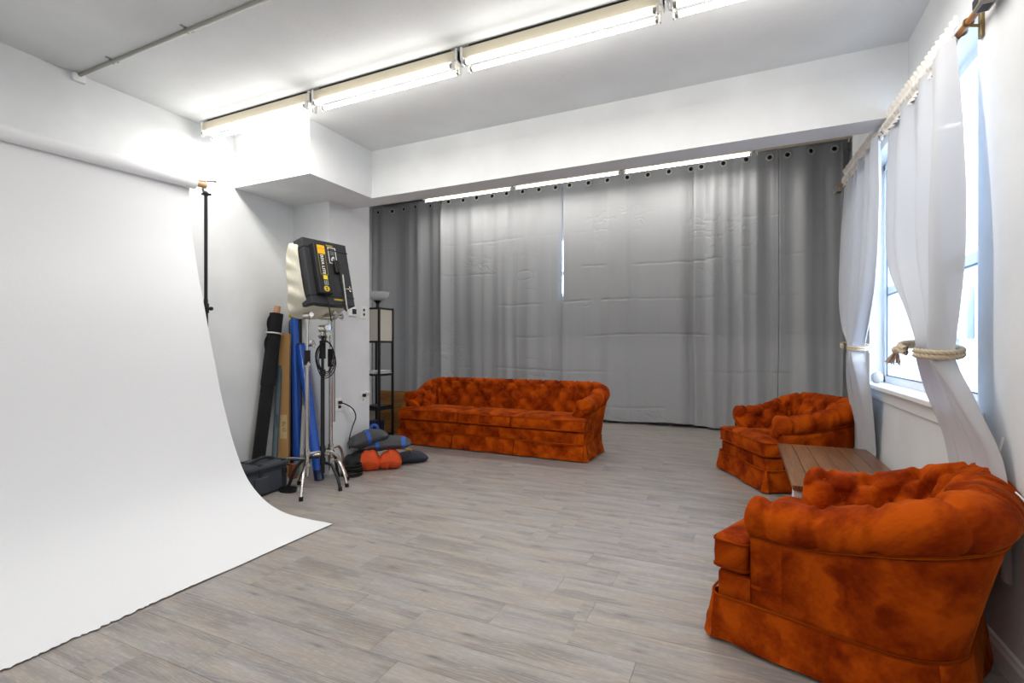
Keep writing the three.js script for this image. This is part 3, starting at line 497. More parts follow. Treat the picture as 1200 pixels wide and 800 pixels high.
{
  const s = thing('backdrop_stand', 'black pole stand with hook holding the paper backdrop roll', 'stand', [-3.62, 0, -2.43]);
  part('pole', bar(V(0, 0.1, 0), V(0, 1.5, 0), 0.0145), M.blackMetal, s); part('upper_pole', bar(V(0, 1.45, 0), V(0, 2.27, 0), 0.012), M.blackMetal, s);
  const col = part('collar', bar(V(0, 1.40, 0), V(0, 1.47, 0), 0.021), M.blackPlastic, s); part('knob', merged(bar(V(0.02, 1.43, 0), V(0.055, 1.43, 0), 0.006), bar(V(0.05, 1.43, 0), V(0.065, 1.43, 0), 0.014)), M.blackPlastic, col);
  part('spigot', merged(bar(V(0, 2.27, 0), V(0, 2.295, 0), 0.017), new THREE.SphereGeometry(0.018, 14, 10).translate(0.008, 2.285, 0.01), bar(V(-0.02, 2.28, 0.02), V(0.03, 2.28, -0.02), 0.008)), M.blackMetal, s);
  const h = part('hook_arm', tube([V(0, 2.285, 0), V(0.015, 2.295, 0.03), V(0.04, 2.30, 0.05), V(0.068, 2.325, 0.06)], 0.008, 20, 8), M.steel, s);
  part('wing_bar', merged(bar(V(0.02, 2.355, 0.075), V(0.11, 2.36, 0.0), 0.0055), bar(V(0.065, 2.32, 0.055), V(0.062, 2.36, 0.04), 0.007), new THREE.SphereGeometry(0.009, 10, 8).translate(0.02, 2.355, 0.075), new THREE.SphereGeometry(0.009, 10, 8).translate(0.11, 2.36, 0)), M.steel, h);
  for (let k = 0; k < 3; k++) { const a = k * 2.094 + 0.9; part('leg', merged(bar(V(0, 0.42, 0), V(0.17 * Math.cos(a) * 0.8, 0.012, 0.3 * Math.sin(a)), 0.009), bar(V(0, 0.12, 0), V(0.08 * Math.cos(a), 0.2, 0.15 * Math.sin(a)), 0.006)), M.blackMetal, s); }
}

// ------------------------------------------------------------------ black kit bag in front of the tubes
const nylon = (c) => S({ color: c, roughness: 0.75, bumpMap: rep(clothBump, 40, 40), bumpScale: 0.0006 });
{
  const m = nylon(0x3b4149), md = nylon(0x22252a), b = thing('equipment_bag', 'slate grey soft equipment bag with black straps beside the paper backdrop', 'bag', [-3.465, 0, -2.735], 0.03);
  part('body', rbox(0.245, 0.20, 0.40, 0, 0.10, 0, 0.035, 5), m, b);
  part('lid', rbox(0.258, 0.055, 0.412, 0, 0.218, 0, 0.026, 5), m, b);
  part('zip', merged(span(-0.131, 0.131, 0.188, 0.196, -0.208, 0.208)), md, b);
  part('side_pocket', rbox(0.02, 0.13, 0.13, 0.125, 0.085, 0.06, 0.01, 3), m, b);
  for (const z of [-0.15, 0.07]) part('strap', merged(rbox(0.006, 0.2, 0.03, 0.1255, 0.105, z, 0.002), rbox(0.26, 0.006, 0.03, 0, 0.247, z, 0.002)), md, b);
  part('buckle', rbox(0.016, 0.045, 0.04, 0.134, 0.16, -0.15, 0.005), M.blackPlastic, b);
  part('handle', tube([V(0.02, 0.245, -0.14), V(0.05, 0.275, -0.06), V(0.05, 0.28, 0.0), V(0.02, 0.247, 0.08)], 0.013, 30, 8), md, b);
  const lp = []; for (let i = 0; i <= 24; i++) { const a = i / 24 * Math.PI * 2; lp.push([0.20 + 0.075 * Math.cos(a), -0.12 + 0.05 * Math.sin(a)]); }
  part('loose_strap', grid(24, 1, (u, v) => { const q = lp[Math.round(u * 24)]; return [q[0] + 0.01 * v, 0.004 + 0.032 * v, q[1]]; }), S({ color: 0x191b1e, roughness: 0.8, side: THREE.DoubleSide }), b);
}

// ------------------------------------------------------------------ rolls and tubes leaning in the corner
const feltBlack = S({ color: 0x15171b, roughness: 0.95, bumpMap: rep(grainBump, 4, 4), bumpScale: 0.003 });
const kraft = S({ color: 0xc29660, roughness: 0.85 });
{
  const r = thing('fabric_roll', 'black fabric roll on a cardboard core tied with white cord', 'roll');
  const a = V(-3.69, 0.0, -2.90), b = V(-3.715, 1.46, -3.135), at = (t) => a.clone().lerp(b, t);
  part('rolled_cloth', merged(bar(a, at(0.62), 0.05, 0.053, 24), bar(at(0.56), at(0.61), 0.058, 0.058, 24), bar(at(0.60), at(0.985), 0.058, 0.056, 24)), feltBlack, r);
  part('core', bar(at(0.98), at(1.03), 0.026, 0.026, 18), S({ color: 0xc99a7c, roughness: 0.8 }), r);
  part('cord', new THREE.TorusGeometry(0.061, 0.007, 8, 30).rotateX(Math.PI / 2).applyQuaternion(new THREE.Quaternion().setFromUnitVectors(V(0, 1, 0), b.clone().sub(a).normalize())).translate(...at(0.865).toArray()), S({ color: 0xd5d5d0, roughness: 0.8 }), r);
  const fl = (t0, t1, out) => { const q = [at(t0), at((t0 + t1) / 2), at(t1)]; return grid(6, 10, (u, v) => { const c = at(lerp(t0, t1, v)), k = Math.sin(Math.PI * v) * (0.4 + 0.6 * v); return [c.x - 0.01 * u, c.y + 0.02 * u * (v - 0.3), c.z + 0.045 + out * u * k]; }); };
  part('loose_flap', merged(fl(0.86, 0.98, 0.05), fl(0.74, 0.86, 0.05)), S({ color: 0x15171b, roughness: 0.95, side: THREE.DoubleSide }), r);
}
{
  const r = thing('slate_tube', 'slim slate blue plastic tube leaning behind the black fabric roll', 'tube'), m = S({ color: 0x4d6068, roughness: 0.5 }), a = V(-3.59, 0, -2.99), b = V(-3.745, 0.98, -3.19), at = (t) => a.clone().lerp(b, t);
  part('body', bar(at(0.04), b, 0.024), m, r); part('clasp', rbox(0.02, 0.12, 0.02, ...at(0.52).add(V(0.026, 0, 0.012)).toArray(), 0.005), m, r); part('cap', bar(a, at(0.06), 0.03), m, r);
}
{
  const c = document.createElement('canvas'); c.width = 64; c.height = 256; const x = c.getContext('2d'); x.fillStyle = '#d9bd8a'; x.fillRect(0, 0, 64, 256); x.fillStyle = '#4a4438'; x.font = '44px sans-serif'; x.textAlign = 'center';
  x.save(); x.translate(20, 128); x.rotate(Math.PI / 2); x.fillText('BU ST', 0, 0); x.restore();
  const tx = new THREE.CanvasTexture(c); tx.colorSpace = THREE.SRGBColorSpace;
  const g = thing('long_carton', 'tall narrow cardboard carton with a taped handwritten label', 'box', [-3.705, 0, -3.20], 0.62); g.rotation.order = 'YXZ'; g.rotation.x = -0.035;
  part('carton', rbox(0.088, 1.26, 0.07, 0, 0.63, 0, 0.004), kraft, g); part('flap', span(-0.04, 0.04, 1.258, 1.268, -0.03, 0.03), kraft, g);
  const t = part('tape_label', new THREE.PlaneGeometry(0.055, 0.21), S({ map: tx, roughness: 0.6 }), g); t.position.set(0.002, 0.44, 0.0355);
}
const filmBlue = P({ color: 0x1259c4, roughness: 0.2, clearcoat: 0.8, clearcoatRoughness: 0.12 }), filmNavy = P({ color: 0x12244f, roughness: 0.3, clearcoat: 0.5, clearcoatRoughness: 0.2 });
function leaningTube(label, name, a, b, r, m, capM, cap) { const t = thing(name, label, 'tube', [0, 0, 0], 0, 'tubes leaning in the corner'), at = (k) => a.clone().lerp(b, k); part('wrapped_tube', bar(at(cap), b, r, r, 22), m, t); part('end_cap', bar(a, at(cap), r * 0.98, r * 0.98, 22), capM, t); part('end_plug', bar(b, at(1.012), r * 0.8, r * 0.8, 18), capM, t); return t; }
const teal = S({ color: 0x6f9a97, roughness: 0.6 });
leaningTube('upright tube in glossy blue film with pale teal foot', 'wrapped_tube', V(-3.625, 0, -3.285), V(-3.728, 1.40, -3.335), 0.037, filmBlue, teal, 0.09);
leaningTube('dark navy tube standing beside the cardboard carton', 'wrapped_tube', V(-3.70, 0, -3.30), V(-3.765, 1.38, -3.345), 0.03, filmNavy, filmNavy, 0.05);
leaningTube('slanted tube in bright blue film crossing behind the chrome stands', 'wrapped_tube', V(-3.32, 0.0, -3.235), V(-3.637, 1.16, -3.33), 0.042, filmBlue, filmNavy, 0.07);
leaningTube('slim white tube between the two blue ones', 'wrapped_tube', V(-3.565, 0, -3.26), V(-3.60, 0.62, -3.33), 0.018, S({ color: 0xdad8d2, roughness: 0.6 }), S({ color: 0xa9a49a, roughness: 0.6 }), 0.3);
leaningTube('thin black pole standing upright in the wall corner', 'wrapped_tube', V(-3.69, 0, -3.365), V(-3.70, 1.47, -3.368), 0.018, M.blackMetal, M.blackPlastic, 0.04);
{
  const y = thing('yellow_roll', 'short roll with yellow wrap lying across the tops of tubes', 'roll'), a = V(-3.74, 1.425, -3.30), b = V(-3.60, 1.528, -3.30);
  part('yellow_wrap', bar(a, a.clone().lerp(b, 0.62), 0.02, 0.028, 18), S({ color: 0xd3bd1f, roughness: 0.5 }), y); part('roll_end', bar(a.clone().lerp(b, 0.6), b, 0.027, 0.022, 18), S({ color: 0xc39a6a, roughness: 0.8 }), y);
}
lone('wood_block', rbox(0.05, 0.13, 0.05, -3.56, 0.065, -3.17, 0.004), S({ color: 0x8c5230, roughness: 0.7 }), 'small brown wooden block at the foot of the carton', 'block');

// ------------------------------------------------------------------ lighting stands
function knob(p, d, m, s = 1) { return merged(bar(p, p.clone().addScaledVector(d, 0.03 * s), 0.006 * s), bar(p.clone().addScaledVector(d, 0.028 * s), p.clone().addScaledVector(d, 0.045 * s), 0.014 * s), bar(p.clone().addScaledVector(d, 0.04 * s).add(V(0, -0.022 * s, 0)), p.clone().addScaledVector(d, 0.04 * s).add(V(0, 0.022 * s, 0)), 0.005 * s)); }
function cstand(label, x, z, top, m, first, sleeve, reach = 0.35) {
  const s = thing('light_stand', label, 'stand', [x, 0, z], 0, 'lighting stands in the corner');
  part('column', bar(V(0, 0.1, 0), V(0, top * 0.72, 0), 0.0165, 0.0165, 18), m, s); part('riser', bar(V(0, top * 0.7, 0), V(0, top, 0), 0.012, 0.012, 16), m, s);
  if (sleeve) part('grip_sleeve', bar(V(0, sleeve[0], 0), V(0, sleeve[1], 0), 0.024, 0.024, 18), M.rubber, s);
  for (const y of [0.2, 0.3, top * 0.72]) { const c = part('collar', bar(V(0, y - 0.025, 0), V(0, y + 0.025, 0), 0.023, 0.023, 18), m === M.blackMetal ? m : M.chrome, s); part('knob', knob(V(0.02, y, 0.01), V(0.8, 0, 0.6).normalize(), m), m, c); }
  for (let k = 0; k < 3; k++) {
    const a = first + k * 2.094, d = V(Math.cos(a), 0, Math.sin(a)), h = 0.19 + 0.045 * k, P0 = V(0, h, 0);
    const l = part('leg', tube([P0, P0.clone().addScaledVector(d, 0.12), V(0, h - 0.01, 0).addScaledVector(d, reach * 0.55), V(0, h - 0.06, 0).addScaledVector(d, reach * 0.74), V(0, h * 0.45, 0).addScaledVector(d, reach * 0.87), V(0, 0.012, 0).addScaledVector(d, reach)], 0.0125, 40, 12), m, s);
    part('rubber_foot', bar(V(0, 0.0, 0).addScaledVector(d, reach * 1.004), V(0, 0.03, 0).addScaledVector(d, reach * 0.985), 0.0155), M.rubber, l);
  }
  const head = part('grip_head', merged(bar(V(-0.02, top, 0.012), V(0.03, top, -0.008), 0.03, 0.03, 20), bar(V(0, top - 0.06, 0), V(0, top + 0.02, 0), 0.017)), M.chrome, s);
  part('knob', knob(V(0.03, top, 0.01), V(0.9, 0.1, 0.4).normalize(), M.chrome, 1.3), M.chrome, head);
  return s;
}
cstand('tall chrome light stand before the blue tubes, black grip sleeve', -3.21, -3.0, 1.40, M.chrome, Math.atan2(0.27, 0.225), [1.00, 1.12]);
cstand('black light stand standing between the two chrome ones', -3.165, -3.12, 1.30, M.blackMetal, Math.atan2(0.06, 0.24), [1.05, 1.2], 0.26);
const stC = cstand('chrome light stand holding up the black softlight', -3.185, -3.23, 1.42, M.chrome, Math.atan2(0.06, 0.22), [0.98, 1.13], 0.25);
{
  const g = thing('grip_arm', 'thin steel grip arm with clamp knobs hanging beside the softlight stand', 'grip arm', [-3.115, 0, -3.20]);
  part('arm', bar(V(0, 0.52, 0), V(0, 1.50, 0), 0.008), M.steel, g);
  part('clamp_head', merged(bar(V(-0.085, 1.40, 0.01), V(0.02, 1.40, 0.01), 0.026, 0.026, 20), bar(V(-0.05, 1.30, 0.0), V(-0.05, 1.40, 0.0), 0.014), bar(V(-0.09, 1.31, 0.0), V(-0.03, 1.31, 0.02), 0.024, 0.024, 18)), M.chrome, g);
  part('clamp_head', merged(bar(V(-0.1, 1.24, 0.06), V(-0.03, 1.25, 0.05), 0.027, 0.027, 20), bar(V(-0.07, 1.18, 0.05), V(-0.06, 1.26, 0.05), 0.013)), M.chrome, g); part('knob', knob(V(-0.03, 1.25, 0.05), V(0.8, 0.1, 0.6).normalize(), M.chrome, 1.3), M.chrome, g); part('clamp_head', bar(V(-0.17, 1.17, 0.14), V(-0.11, 1.18, 0.12), 0.026, 0.026, 20), M.chrome, g); part('knob', knob(V(-0.11, 1.18, 0.12), V(0.7, -0.3, 0.6).normalize(), M.chrome, 1.2), M.chrome, g);
  part('knob', knob(V(0.02, 1.40, 0.012), V(0.95, 0, -0.3).normalize(), M.chrome, 1.5), M.chrome, g);
}
{
  const c = thing('cable_coil', 'coil of black cable hung on the light stands', 'cable', [-3.12, 1.07, -3.11], 0.75);
  for (let k = 0; k < 4; k++) { const pts = []; for (let i = 0; i < 16; i++) { const a = i / 16 * 6.283; pts.push(V((0.052 + 0.008 * k) * Math.cos(a) + 0.006 * Math.sin(3 * a + k), 0.13 * Math.sin(a) * (1 + 0.05 * k) - 0.01 * k, 0.012 * (k - 2) + 0.008 * Math.sin(2 * a + k))); } part('loop', tube(pts, 0.0042, 60, 7, true), M.rubber, c); }
  part('hanger_tie', new THREE.TorusGeometry(0.02, 0.005, 6, 16).rotateY(1.57).translate(0, 0.14, 0), M.blackPlastic, c);
}
{
  const c = thing('floor_cable_coil', 'black cable coil lying on the floor by the stand feet', 'cable', [-3.17, 0, -3.47]);
  for (let k = 0; k < 7; k++) part('loop', new THREE.TorusGeometry(0.085 - 0.004 * (k % 3), 0.0075, 8, 40).rotateX(Math.PI / 2 + 0.05 * (k % 2)).translate(0.006 * Math.sin(k * 2), 0.012 + 0.0145 * k, 0.006 * Math.cos(k * 3)), M.rubber, c);
}
// softlight with its diffusion cloth
{
  const c = document.createElement('canvas'); c.width = 128; c.height = 512; const x = c.getContext('2d');
  x.fillStyle = '#1d1e22'; x.fillRect(0, 0, 128, 512); x.fillStyle = '#f2b51c'; x.fillRect(20, 8, 92, 92); x.fillStyle = '#c98b10'; x.fillRect(20, 40, 92, 6);
  x.strokeStyle = '#b09a3a'; x.lineWidth = 4; x.strokeRect(22, 104, 86, 220); x.save(); x.translate(48, 216); x.rotate(Math.PI / 2); x.fillStyle = '#f0efe8'; x.font = 'bold 46px sans-serif'; x.textAlign = 'center'; x.fillText('DIVA LITE', 0, 0); x.restore();
  x.fillStyle = '#e8d21e'; x.fillRect(44, 332, 52, 44); x.fillStyle = '#9c9c9c'; for (let k = 0; k < 3; k++) x.fillRect(48 + 18 * k, 384, 10, 52); x.fillStyle = '#d8c030'; x.beginPath(); x.ellipse(66, 474, 34, 30, 0, 0, 6.3); x.fill(); x.fillStyle = '#1d1e22'; x.beginPath(); x.ellipse(66, 464, 12, 8, 0, 0, 6.3); x.fill(); x.beginPath(); x.ellipse(66, 486, 12, 8, 0, 0, 6.3); x.fill();
  const t1 = new THREE.CanvasTexture(c); t1.colorSpace = THREE.SRGBColorSpace;
  const c2 = document.createElement('canvas'); c2.width = 128; c2.height = 256; const z = c2.getContext('2d'); z.fillStyle = '#202125'; z.fillRect(0, 0, 128, 256); z.strokeStyle = '#e6e6e4'; z.lineWidth = 12; z.strokeRect(10, 10, 108, 236); z.fillStyle = '#8e8e90'; z.fillRect(34, 40, 60, 12); for (let k = 0; k < 4; k++) z.fillRect(34, 64 + 16 * k, 60, 7); z.fillStyle = '#dededc'; z.beginPath(); z.ellipse(64, 178, 22, 40, 0.5, 0, 6.3); z.fill(); z.fillStyle = '#202125'; z.beginPath(); z.ellipse(70, 184, 9, 18, 0.7, 0, 6.3); z.fill();
  const t2 = new THREE.CanvasTexture(c2); t2.colorSpace = THREE.SRGBColorSpace;
  const bodyM = S({ color: 0x2a2c31, roughness: 0.55 }), s = thing('softlight', 'black fluorescent softlight with yellow print and draped diffusion cloth', 'studio light', [-3.075, 1.755, -3.105], Math.atan2(0.99, 0.127));
  s.rotation.order = 'YXZ'; s.rotation.x = -0.23; const W = 0.425, Hh = 0.545;
  part('body', rbox(W, Hh, 0.12, 0, 0, -0.06, 0.006), bodyM, s);
  part('edge_fold', rbox(W + 0.008, 0.012, 0.124, 0, Hh / 2 - 0.075, -0.06, 0.002), M.blackPlastic, s); part('edge_fold', rbox(W + 0.008, 0.008, 0.124, 0, -Hh / 2 + 0.07, -0.06, 0.002), M.blackPlastic, s);
  const bal = part('ballast', rbox(0.125, 0.42, 0.055, -0.095, 0.01, 0.026, 0.008), M.blackPlastic, s);
  const lb = part('printed_label', new THREE.PlaneGeometry(0.10, 0.40), S({ map: t1, roughness: 0.4 }), bal); lb.position.set(-0.095, 0.01, 0.0545);
  const lg = part('logo_sticker', new THREE.PlaneGeometry(0.085, 0.145), S({ map: t2, roughness: 0.4 }), s); lg.position.set(0.055, 0.155, 0.0015);
  part('yellow_print', merged(rbox(0.08, 0.012, 0.002, 0.03, Hh / 2 - 0.035, 0.001, 0.0005), rbox(0.11, 0.014, 0.002, 0.06, -Hh / 2 + 0.045, 0.001, 0.0005)), S({ color: 0xb09a1e, roughness: 0.5 }), s);
  part('white_tag', rbox(0.016, 0.055, 0.003, 0.105, -0.055, 0.002, 0.001), M.whitePlastic, s);
  const mt = part('mount', merged(rbox(0.06, 0.11, 0.03, 0.075, 0.055, 0.015, 0.006), bar(V(0.085, 0.04, 0.03), V(0.085, -0.33, 0.03), 0.009)), M.blackPlastic, s);
  part('mount_rod', bar(V(0.092, -0.02, 0.045), V(0.092, -0.36, 0.03), 0.008), M.steel, mt); part('knob', knob(V(0.1, -0.14, 0.045), V(1, 0, 0), M.chrome, 1.1), M.chrome, mt);
  part('power_cord', tube([V(-0.09, -0.2, 0.03), V(-0.085, -0.3, 0.035), V(-0.08, -0.42, 0.03)], 0.005, 20, 7), M.rubber, s);
  const cm = P({ color: 0xe8e4d2, roughness: 0.9, side: THREE.DoubleSide, transmission: 0.2, thickness: 0 });
  part('diffusion_cloth', grid(96, 22, (u, v) => {
    const a = u * Math.PI * 2, k = Math.pow(Math.pow(Math.abs(Math.cos(a)), 6) + Math.pow(Math.abs(Math.sin(a)), 6), -1 / 6), fl = v < 0.8 ? v / 0.8 : 1, sh = v < 0.8 ? 1 : 1 - (v - 0.8) / 0.2 * 0.98;
    const w = (W / 2 + 0.012 + 0.03 * fl) * k * Math.cos(a), h = (Hh / 2 + 0.004 + 0.015 * fl) * k * Math.sin(a), wr = 0.012 * Math.sin(a * 17 + v * 6) * fl * (0.5 + Math.abs(Math.sin(3 * a))) + 0.012 * (fbm(u * 30, v * 5, 260, 3) - 0.5);
    return [w * sh * (1 + wr * 2), (h * sh) * (1 + wr * 2) - 0.03 * fl * Math.max(0, -Math.sin(a)), -0.06 - (0.07 + 0.17 * (0.5 - 0.5 * Math.sin(a))) * fl * (1 + 0.1 * Math.sin(a * 5)) - (v >= 0.8 ? 0.02 * (v - 0.8) / 0.2 : 0) + wr];
  }), cm, s);
}

// ------------------------------------------------------------------ wall fittings on the pillar
function plate(name, label, cat, y, z, w, h, build) { const t = thing(name, label, cat, [-3.36, y, z], Math.PI / 2); part('cover_plate', rbox(w, h, 0.007, 0, 0, 0.0035, 0.003, 3), M.whitePlastic, t); build(t); return t; }
const socket = (t) => { for (const s of [-1, 1]) { const f = part('socket', rbox(0.034, 0.03, 0.006, 0, s * 0.02, 0.007, 0.004), M.whitePlastic, t); part('socket_slot', merged(rbox(0.004, 0.010, 0.002, -0.007, s * 0.02 + 0.002, 0.0105, 0.0005), rbox(0.004, 0.010, 0.002, 0.007, s * 0.02 + 0.002, 0.0105, 0.0005), rbox(0.006, 0.006, 0.002, 0, s * 0.02 - 0.009, 0.0105, 0.0005)), M.rubber, f); } };
plate('thermostat', 'small white thermostat with dark screen below the softlight', 'thermostat', 1.478, -3.675, 0.10, 0.085, (t) => { part('case', rbox(0.09, 0.075, 0.02, 0, 0, 0.014, 0.006, 3), M.whitePlastic, t); part('screen', rbox(0.055, 0.05, 0.003, 0.008, 0.004, 0.0245, 0.001), S({ color: 0x30363a, roughness: 0.25 }), t); });
plate('switch_plate', 'white wall plate with two black switches beside the thermostat', 'switch', 1.485, -3.835, 0.085, 0.12, (t) => { for (const y of [0.022, -0.022]) part('switch_button', rbox(0.022, 0.022, 0.008, 0, y, 0.009, 0.004), M.blackPlastic, t); });
plate('wall_outlet', 'white wall outlet with a white plug near the pillar edge', 'outlet', 0.655, -3.82, 0.078, 0.12, (t) => { socket(t); part('plug', rbox(0.03, 0.03, 0.03, 0, 0.022, 0.024, 0.006), M.blackPlastic, t); part('white_tape', rbox(0.05, 0.025, 0.03, 0.06, 0.045, 0.012, 0.008), M.whitePlastic, t); });
{
  const t = plate('wall_outlet', 'wall outlet with a black plug and cord above the bags', 'outlet', 0.62, -3.50, 0.078, 0.12, socket);
  part('plug', merged(rbox(0.03, 0.03, 0.03, 0, 0.02, 0.024, 0.006), rbox(0.026, 0.026, 0.02, 0, -0.02, 0.018, 0.006)), M.blackPlastic, t);
  part('cord', tube([V(0, 0.02, 0.035), V(0.03, 0.0, 0.07), V(0.10, -0.05, 0.085), V(0.15, -0.13, 0.07), V(0.13, -0.22, 0.05), V(0.09, -0.32, 0.05), V(0.09, -0.42, 0.05)], 0.0055, 50, 8), M.rubber, t);
  part('cord_tag', rbox(0.05, 0.055, 0.002, 0.075, -0.05, 0.082, 0.001), M.whitePlastic, t);
}

// ------------------------------------------------------------------ pile of bags
function pillowPt(w, h, d, t, a, n) {
  const r = Math.pow(1 - Math.pow(Math.abs(t), 3.6), 0.8), rz = Math.pow(1 - Math.pow(Math.abs(t), 9), 0.5), c = Math.cos(a), s = Math.sin(a), e = (q, p) => Math.sign(q) * Math.pow(Math.abs(q), p);
  const k = 1 + 0.55 * (fbm(t * 2.2 + n, Math.sin(a) * 1.3 + n * 3, 270, 3) - 0.5), pin = 1 - 0.6 * Math.pow(Math.abs(c), 6);
  return [w / 2 * t, h / 2 * r * e(s, 0.8) * k * pin + (r < 1 ? 0 : 0), d / 2 * rz * e(c, 0.75) * (0.9 + 0.1 * k)].map((q, i) => i === 1 ? q - 0.18 * h * t * t : q);
}
const pillow = (w, h, d, n, t0 = -1, t1 = 1, grow = 1) => grid(40, 36, (u, v) => { const t = lerp(t0, t1, u), p = pillowPt(w, h, d, t, v * Math.PI * 2, n); return [p[0], p[1] * grow, p[2] * grow, p[0], v * (h + d)]; });
const bagGrey = nylon(0x46484c), bagNavy = nylon(0x2a313c), bagOrange = nylon(0xd94e17), bagBlack = nylon(0x1b1c20), strapBlue = S({ color: 0x2b57a8, roughness: 0.7, side: THREE.DoubleSide });
for (const m of [bagGrey, bagNavy, bagOrange, bagBlack]) m.side = THREE.DoubleSide;
function bag(name, label, pos, rot, w, h, d, n, m, straps) {
  const b = thing(name, label, 'bag', pos); b.rotation.set(...rot); part('sack', pillow(w, h, d, n), m, b);
  for (const [t0, t1] of straps || []) part('strap', pillow(w, h, d, n, t0, t1, 1.05), strapBlue, b);
  return b;
}
const AX = 0.43;                                                  // the pile lies along the pillar, turned toward the room
bag('sandbag', 'black sandbag under the grey ones against the pillar', [-3.235, 0.085, -3.66], [0, AX + 0.5, 0], 0.34, 0.17, 0.22, 5, bagBlack);
{
  const o = thing('orange_sandbag', 'bright orange sandbag of two bulging lobes on the floor', 'bag', [-3.10, 0.095, -3.76], 0.66);
  const l1 = part('lobe', pillow(0.235, 0.19, 0.2, 2), bagOrange, o); l1.position.set(-0.1, 0, 0.01); const l2 = part('lobe', pillow(0.22, 0.18, 0.2, 9), bagOrange, o); l2.position.set(0.095, -0.004, 0);
  part('flap', rbox(0.09, 0.008, 0.10, 0.15, 0.085, -0.06, 0.003), bagOrange, o); part('strap', pillow(0.235, 0.03, 0.16, 4), bagOrange, o);
}
bag('sandbag', 'dark grey sandbag with blue strap lying on the orange sandbag', [-3.10, 0.232, -3.84], [0.05, 0.62, 0.03], 0.50, 0.12, 0.26, 3, bagGrey, [[-0.32, -0.18], [0.62, 0.78]]);
bag('sandbag', 'dark grey sandbag with blue tab slumped against the pillar', [-3.19, 0.30, -3.70], [0.05, 0.95, 0.16], 0.38, 0.13, 0.2, 7, bagGrey, [[-0.12, 0.06]]);
bag('sandbag', 'charcoal sandbag wedged behind the blue cord ring', [-3.20, 0.20, -3.95], [0, 1.1, -0.05], 0.30, 0.13, 0.18, 11, bagNavy);
bag('cloth_bag', 'flat navy cloth bag trailing past the pillar corner', [-3.02, 0.05, -4.12], [0, 0.9, 0.02], 0.36, 0.10, 0.24, 13, bagNavy);
lone('cord_ring', new THREE.TorusGeometry(0.03, 0.016, 10, 24).rotateY(0.7).translate(-3.215, 0.365, -3.82), strapBlue, 'blue coiled strap ring on top of the bag pile', 'strap');
lone('yellow_strap', tube([V(-3.04, 0.16, -3.96), V(-2.99, 0.155, -4.0), V(-2.97, 0.14, -4.05), V(-2.99, 0.115, -4.1)], 0.009, 20, 7), S({ color: 0xd9b43a, roughness: 0.6 }), 'yellow cord on the flat navy cloth bag', 'strap');

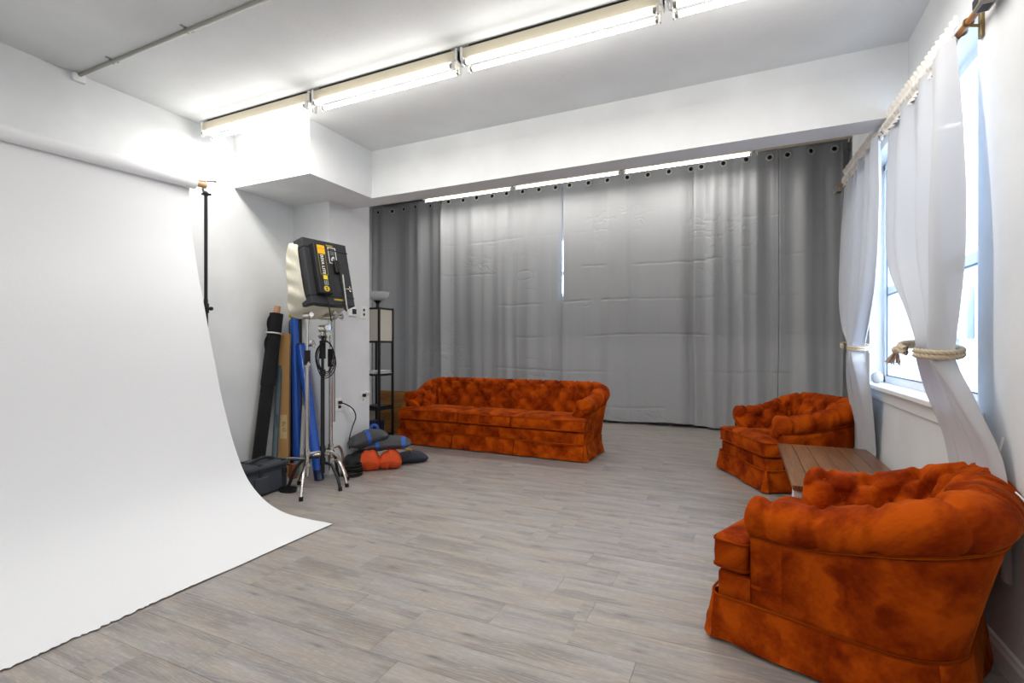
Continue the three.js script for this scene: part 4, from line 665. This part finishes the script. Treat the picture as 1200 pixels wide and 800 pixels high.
// ------------------------------------------------------------------ shelf floor lamp
{
  const l = thing('shelf_lamp', 'tall black shelf floor lamp with frosted bowl shade and white panels', 'floor lamp', [-4.17, 0, -5.02]), h = 0.13, top = 1.635;
  for (const x of [-h, h]) for (const z of [-h, h]) part('post', rbox(0.024, top, 0.024, x, top / 2, z, 0.002), M.blackMetal, l);
  for (const y of [0.05, 0.375, 0.80, 1.21, 1.62]) part('shelf', merged(rbox(0.26, 0.016, 0.26, 0, y, 0, 0.002), rbox(0.26, 0.024, 0.014, 0, y, h, 0.002), rbox(0.26, 0.024, 0.014, 0, y, -h, 0.002), rbox(0.014, 0.024, 0.26, h, y, 0, 0.002), rbox(0.014, 0.024, 0.26, -h, y, 0, 0.002)), M.blackMetal, l);
  const pm = P({ color: 0xe9e5d8, roughness: 0.8, transmission: 0.25, thickness: 0 });
  part('shade_panel', span(-h, h, 1.22, 1.61, h - 0.003, h + 0.001), pm, l); part('shade_panel', span(h - 0.003, h + 0.001, 1.22, 1.61, -h, h), pm, l); part('shade_panel', span(-h, h, 1.22, 1.61, -h, -h + 0.003), pm, l); part('shade_panel', span(-h, -h + 0.003, 1.22, 1.61, -h, h), pm, l);
  part('neck', merged(bar(V(0, 1.62, 0), V(0, 1.72, 0), 0.02, 0.02), new THREE.CylinderGeometry(0.06, 0.02, 0.05, 24).translate(0, 1.715, 0)), M.blackMetal, l);
  const pr = [[0.03, 1.725], [0.07, 1.732], [0.11, 1.755], [0.135, 1.79], [0.145, 1.832], [0.139, 1.832], [0.128, 1.795], [0.105, 1.763], [0.06, 1.742], [0.0, 1.736]].map(([r, y]) => new THREE.Vector2(r, y));
  part('bowl_shade', new THREE.LatheGeometry(pr, 40), P({ color: 0xe6ebef, roughness: 0.45, transmission: 0.25, thickness: 0, side: THREE.DoubleSide }), l);
}
for (let i = 0; i < 6; i++) lone('paper_sheet', metric(new THREE.BoxGeometry(0.23 - 0.01 * (i % 3), 0.006, 0.2).rotateY(0.12 * ((i * 7) % 5 - 2)).translate(-4.16 + 0.02 * ((i * 3) % 4 - 1.5), 0.816 + 0.0065 * i, -5.01)), M.paper, 'white papers stacked on the middle shelf of the lamp', 'paper', 'papers on the lamp shelf');
lone('tray', rbox(0.24, 0.03, 0.24, -4.17, 0.4025, -5.02, 0.008), M.blackPlastic, 'flat black tray on the lower shelf of the lamp', 'tray');
lone('blue_box', rbox(0.14, 0.16, 0.16, -4.20, 0.143, -5.02, 0.006), S({ color: 0x1d2f52, roughness: 0.6 }), 'dark blue box under the lower lamp shelf', 'box');
{
  const wb = dataTex(256, 256, (x, y) => { const g = fbm(x / 90, y / 14, 300, 4), f = fbm(x / 30, y / 4, 310, 3), l = 0.8 + 0.35 * (g - 0.5) + 0.2 * (f - 0.5); return [196 * l, 138 * l, 66 * l]; });
  const pm = S({ map: wb, roughness: 0.6 });
  const a = thing('plywood_sheet', 'wide tan plywood sheet leaning behind the shelf lamp and sofa', 'panel', [-4.13, 0, -5.42], 0.12); a.rotation.order = 'YXZ'; a.rotation.x = -0.16;
  part('face', rbox(0.72, 0.56, 0.018, 0, 0.28, 0, 0.002), pm, a);
  const b = thing('plywood_board', 'narrow plywood offcut with pale cut edge behind the shelf lamp', 'panel', [-4.24, 0, -5.26], 0.15); b.rotation.order = 'YXZ'; b.rotation.x = -0.14; b.rotation.z = 0.06;
  part('face', rbox(0.2, 0.36, 0.016, 0, 0.18, 0, 0.002), pm, b); part('cut_edge', rbox(0.008, 0.36, 0.018, -0.103, 0.18, 0, 0.002), S({ color: 0xe0bd86, roughness: 0.7 }), b);
}

// ------------------------------------------------------------------ hand over
scene.traverse((o) => { if (o.isMesh) { o.castShadow = true; o.receiveShadow = true; } });
renderer.render(scene, camera);
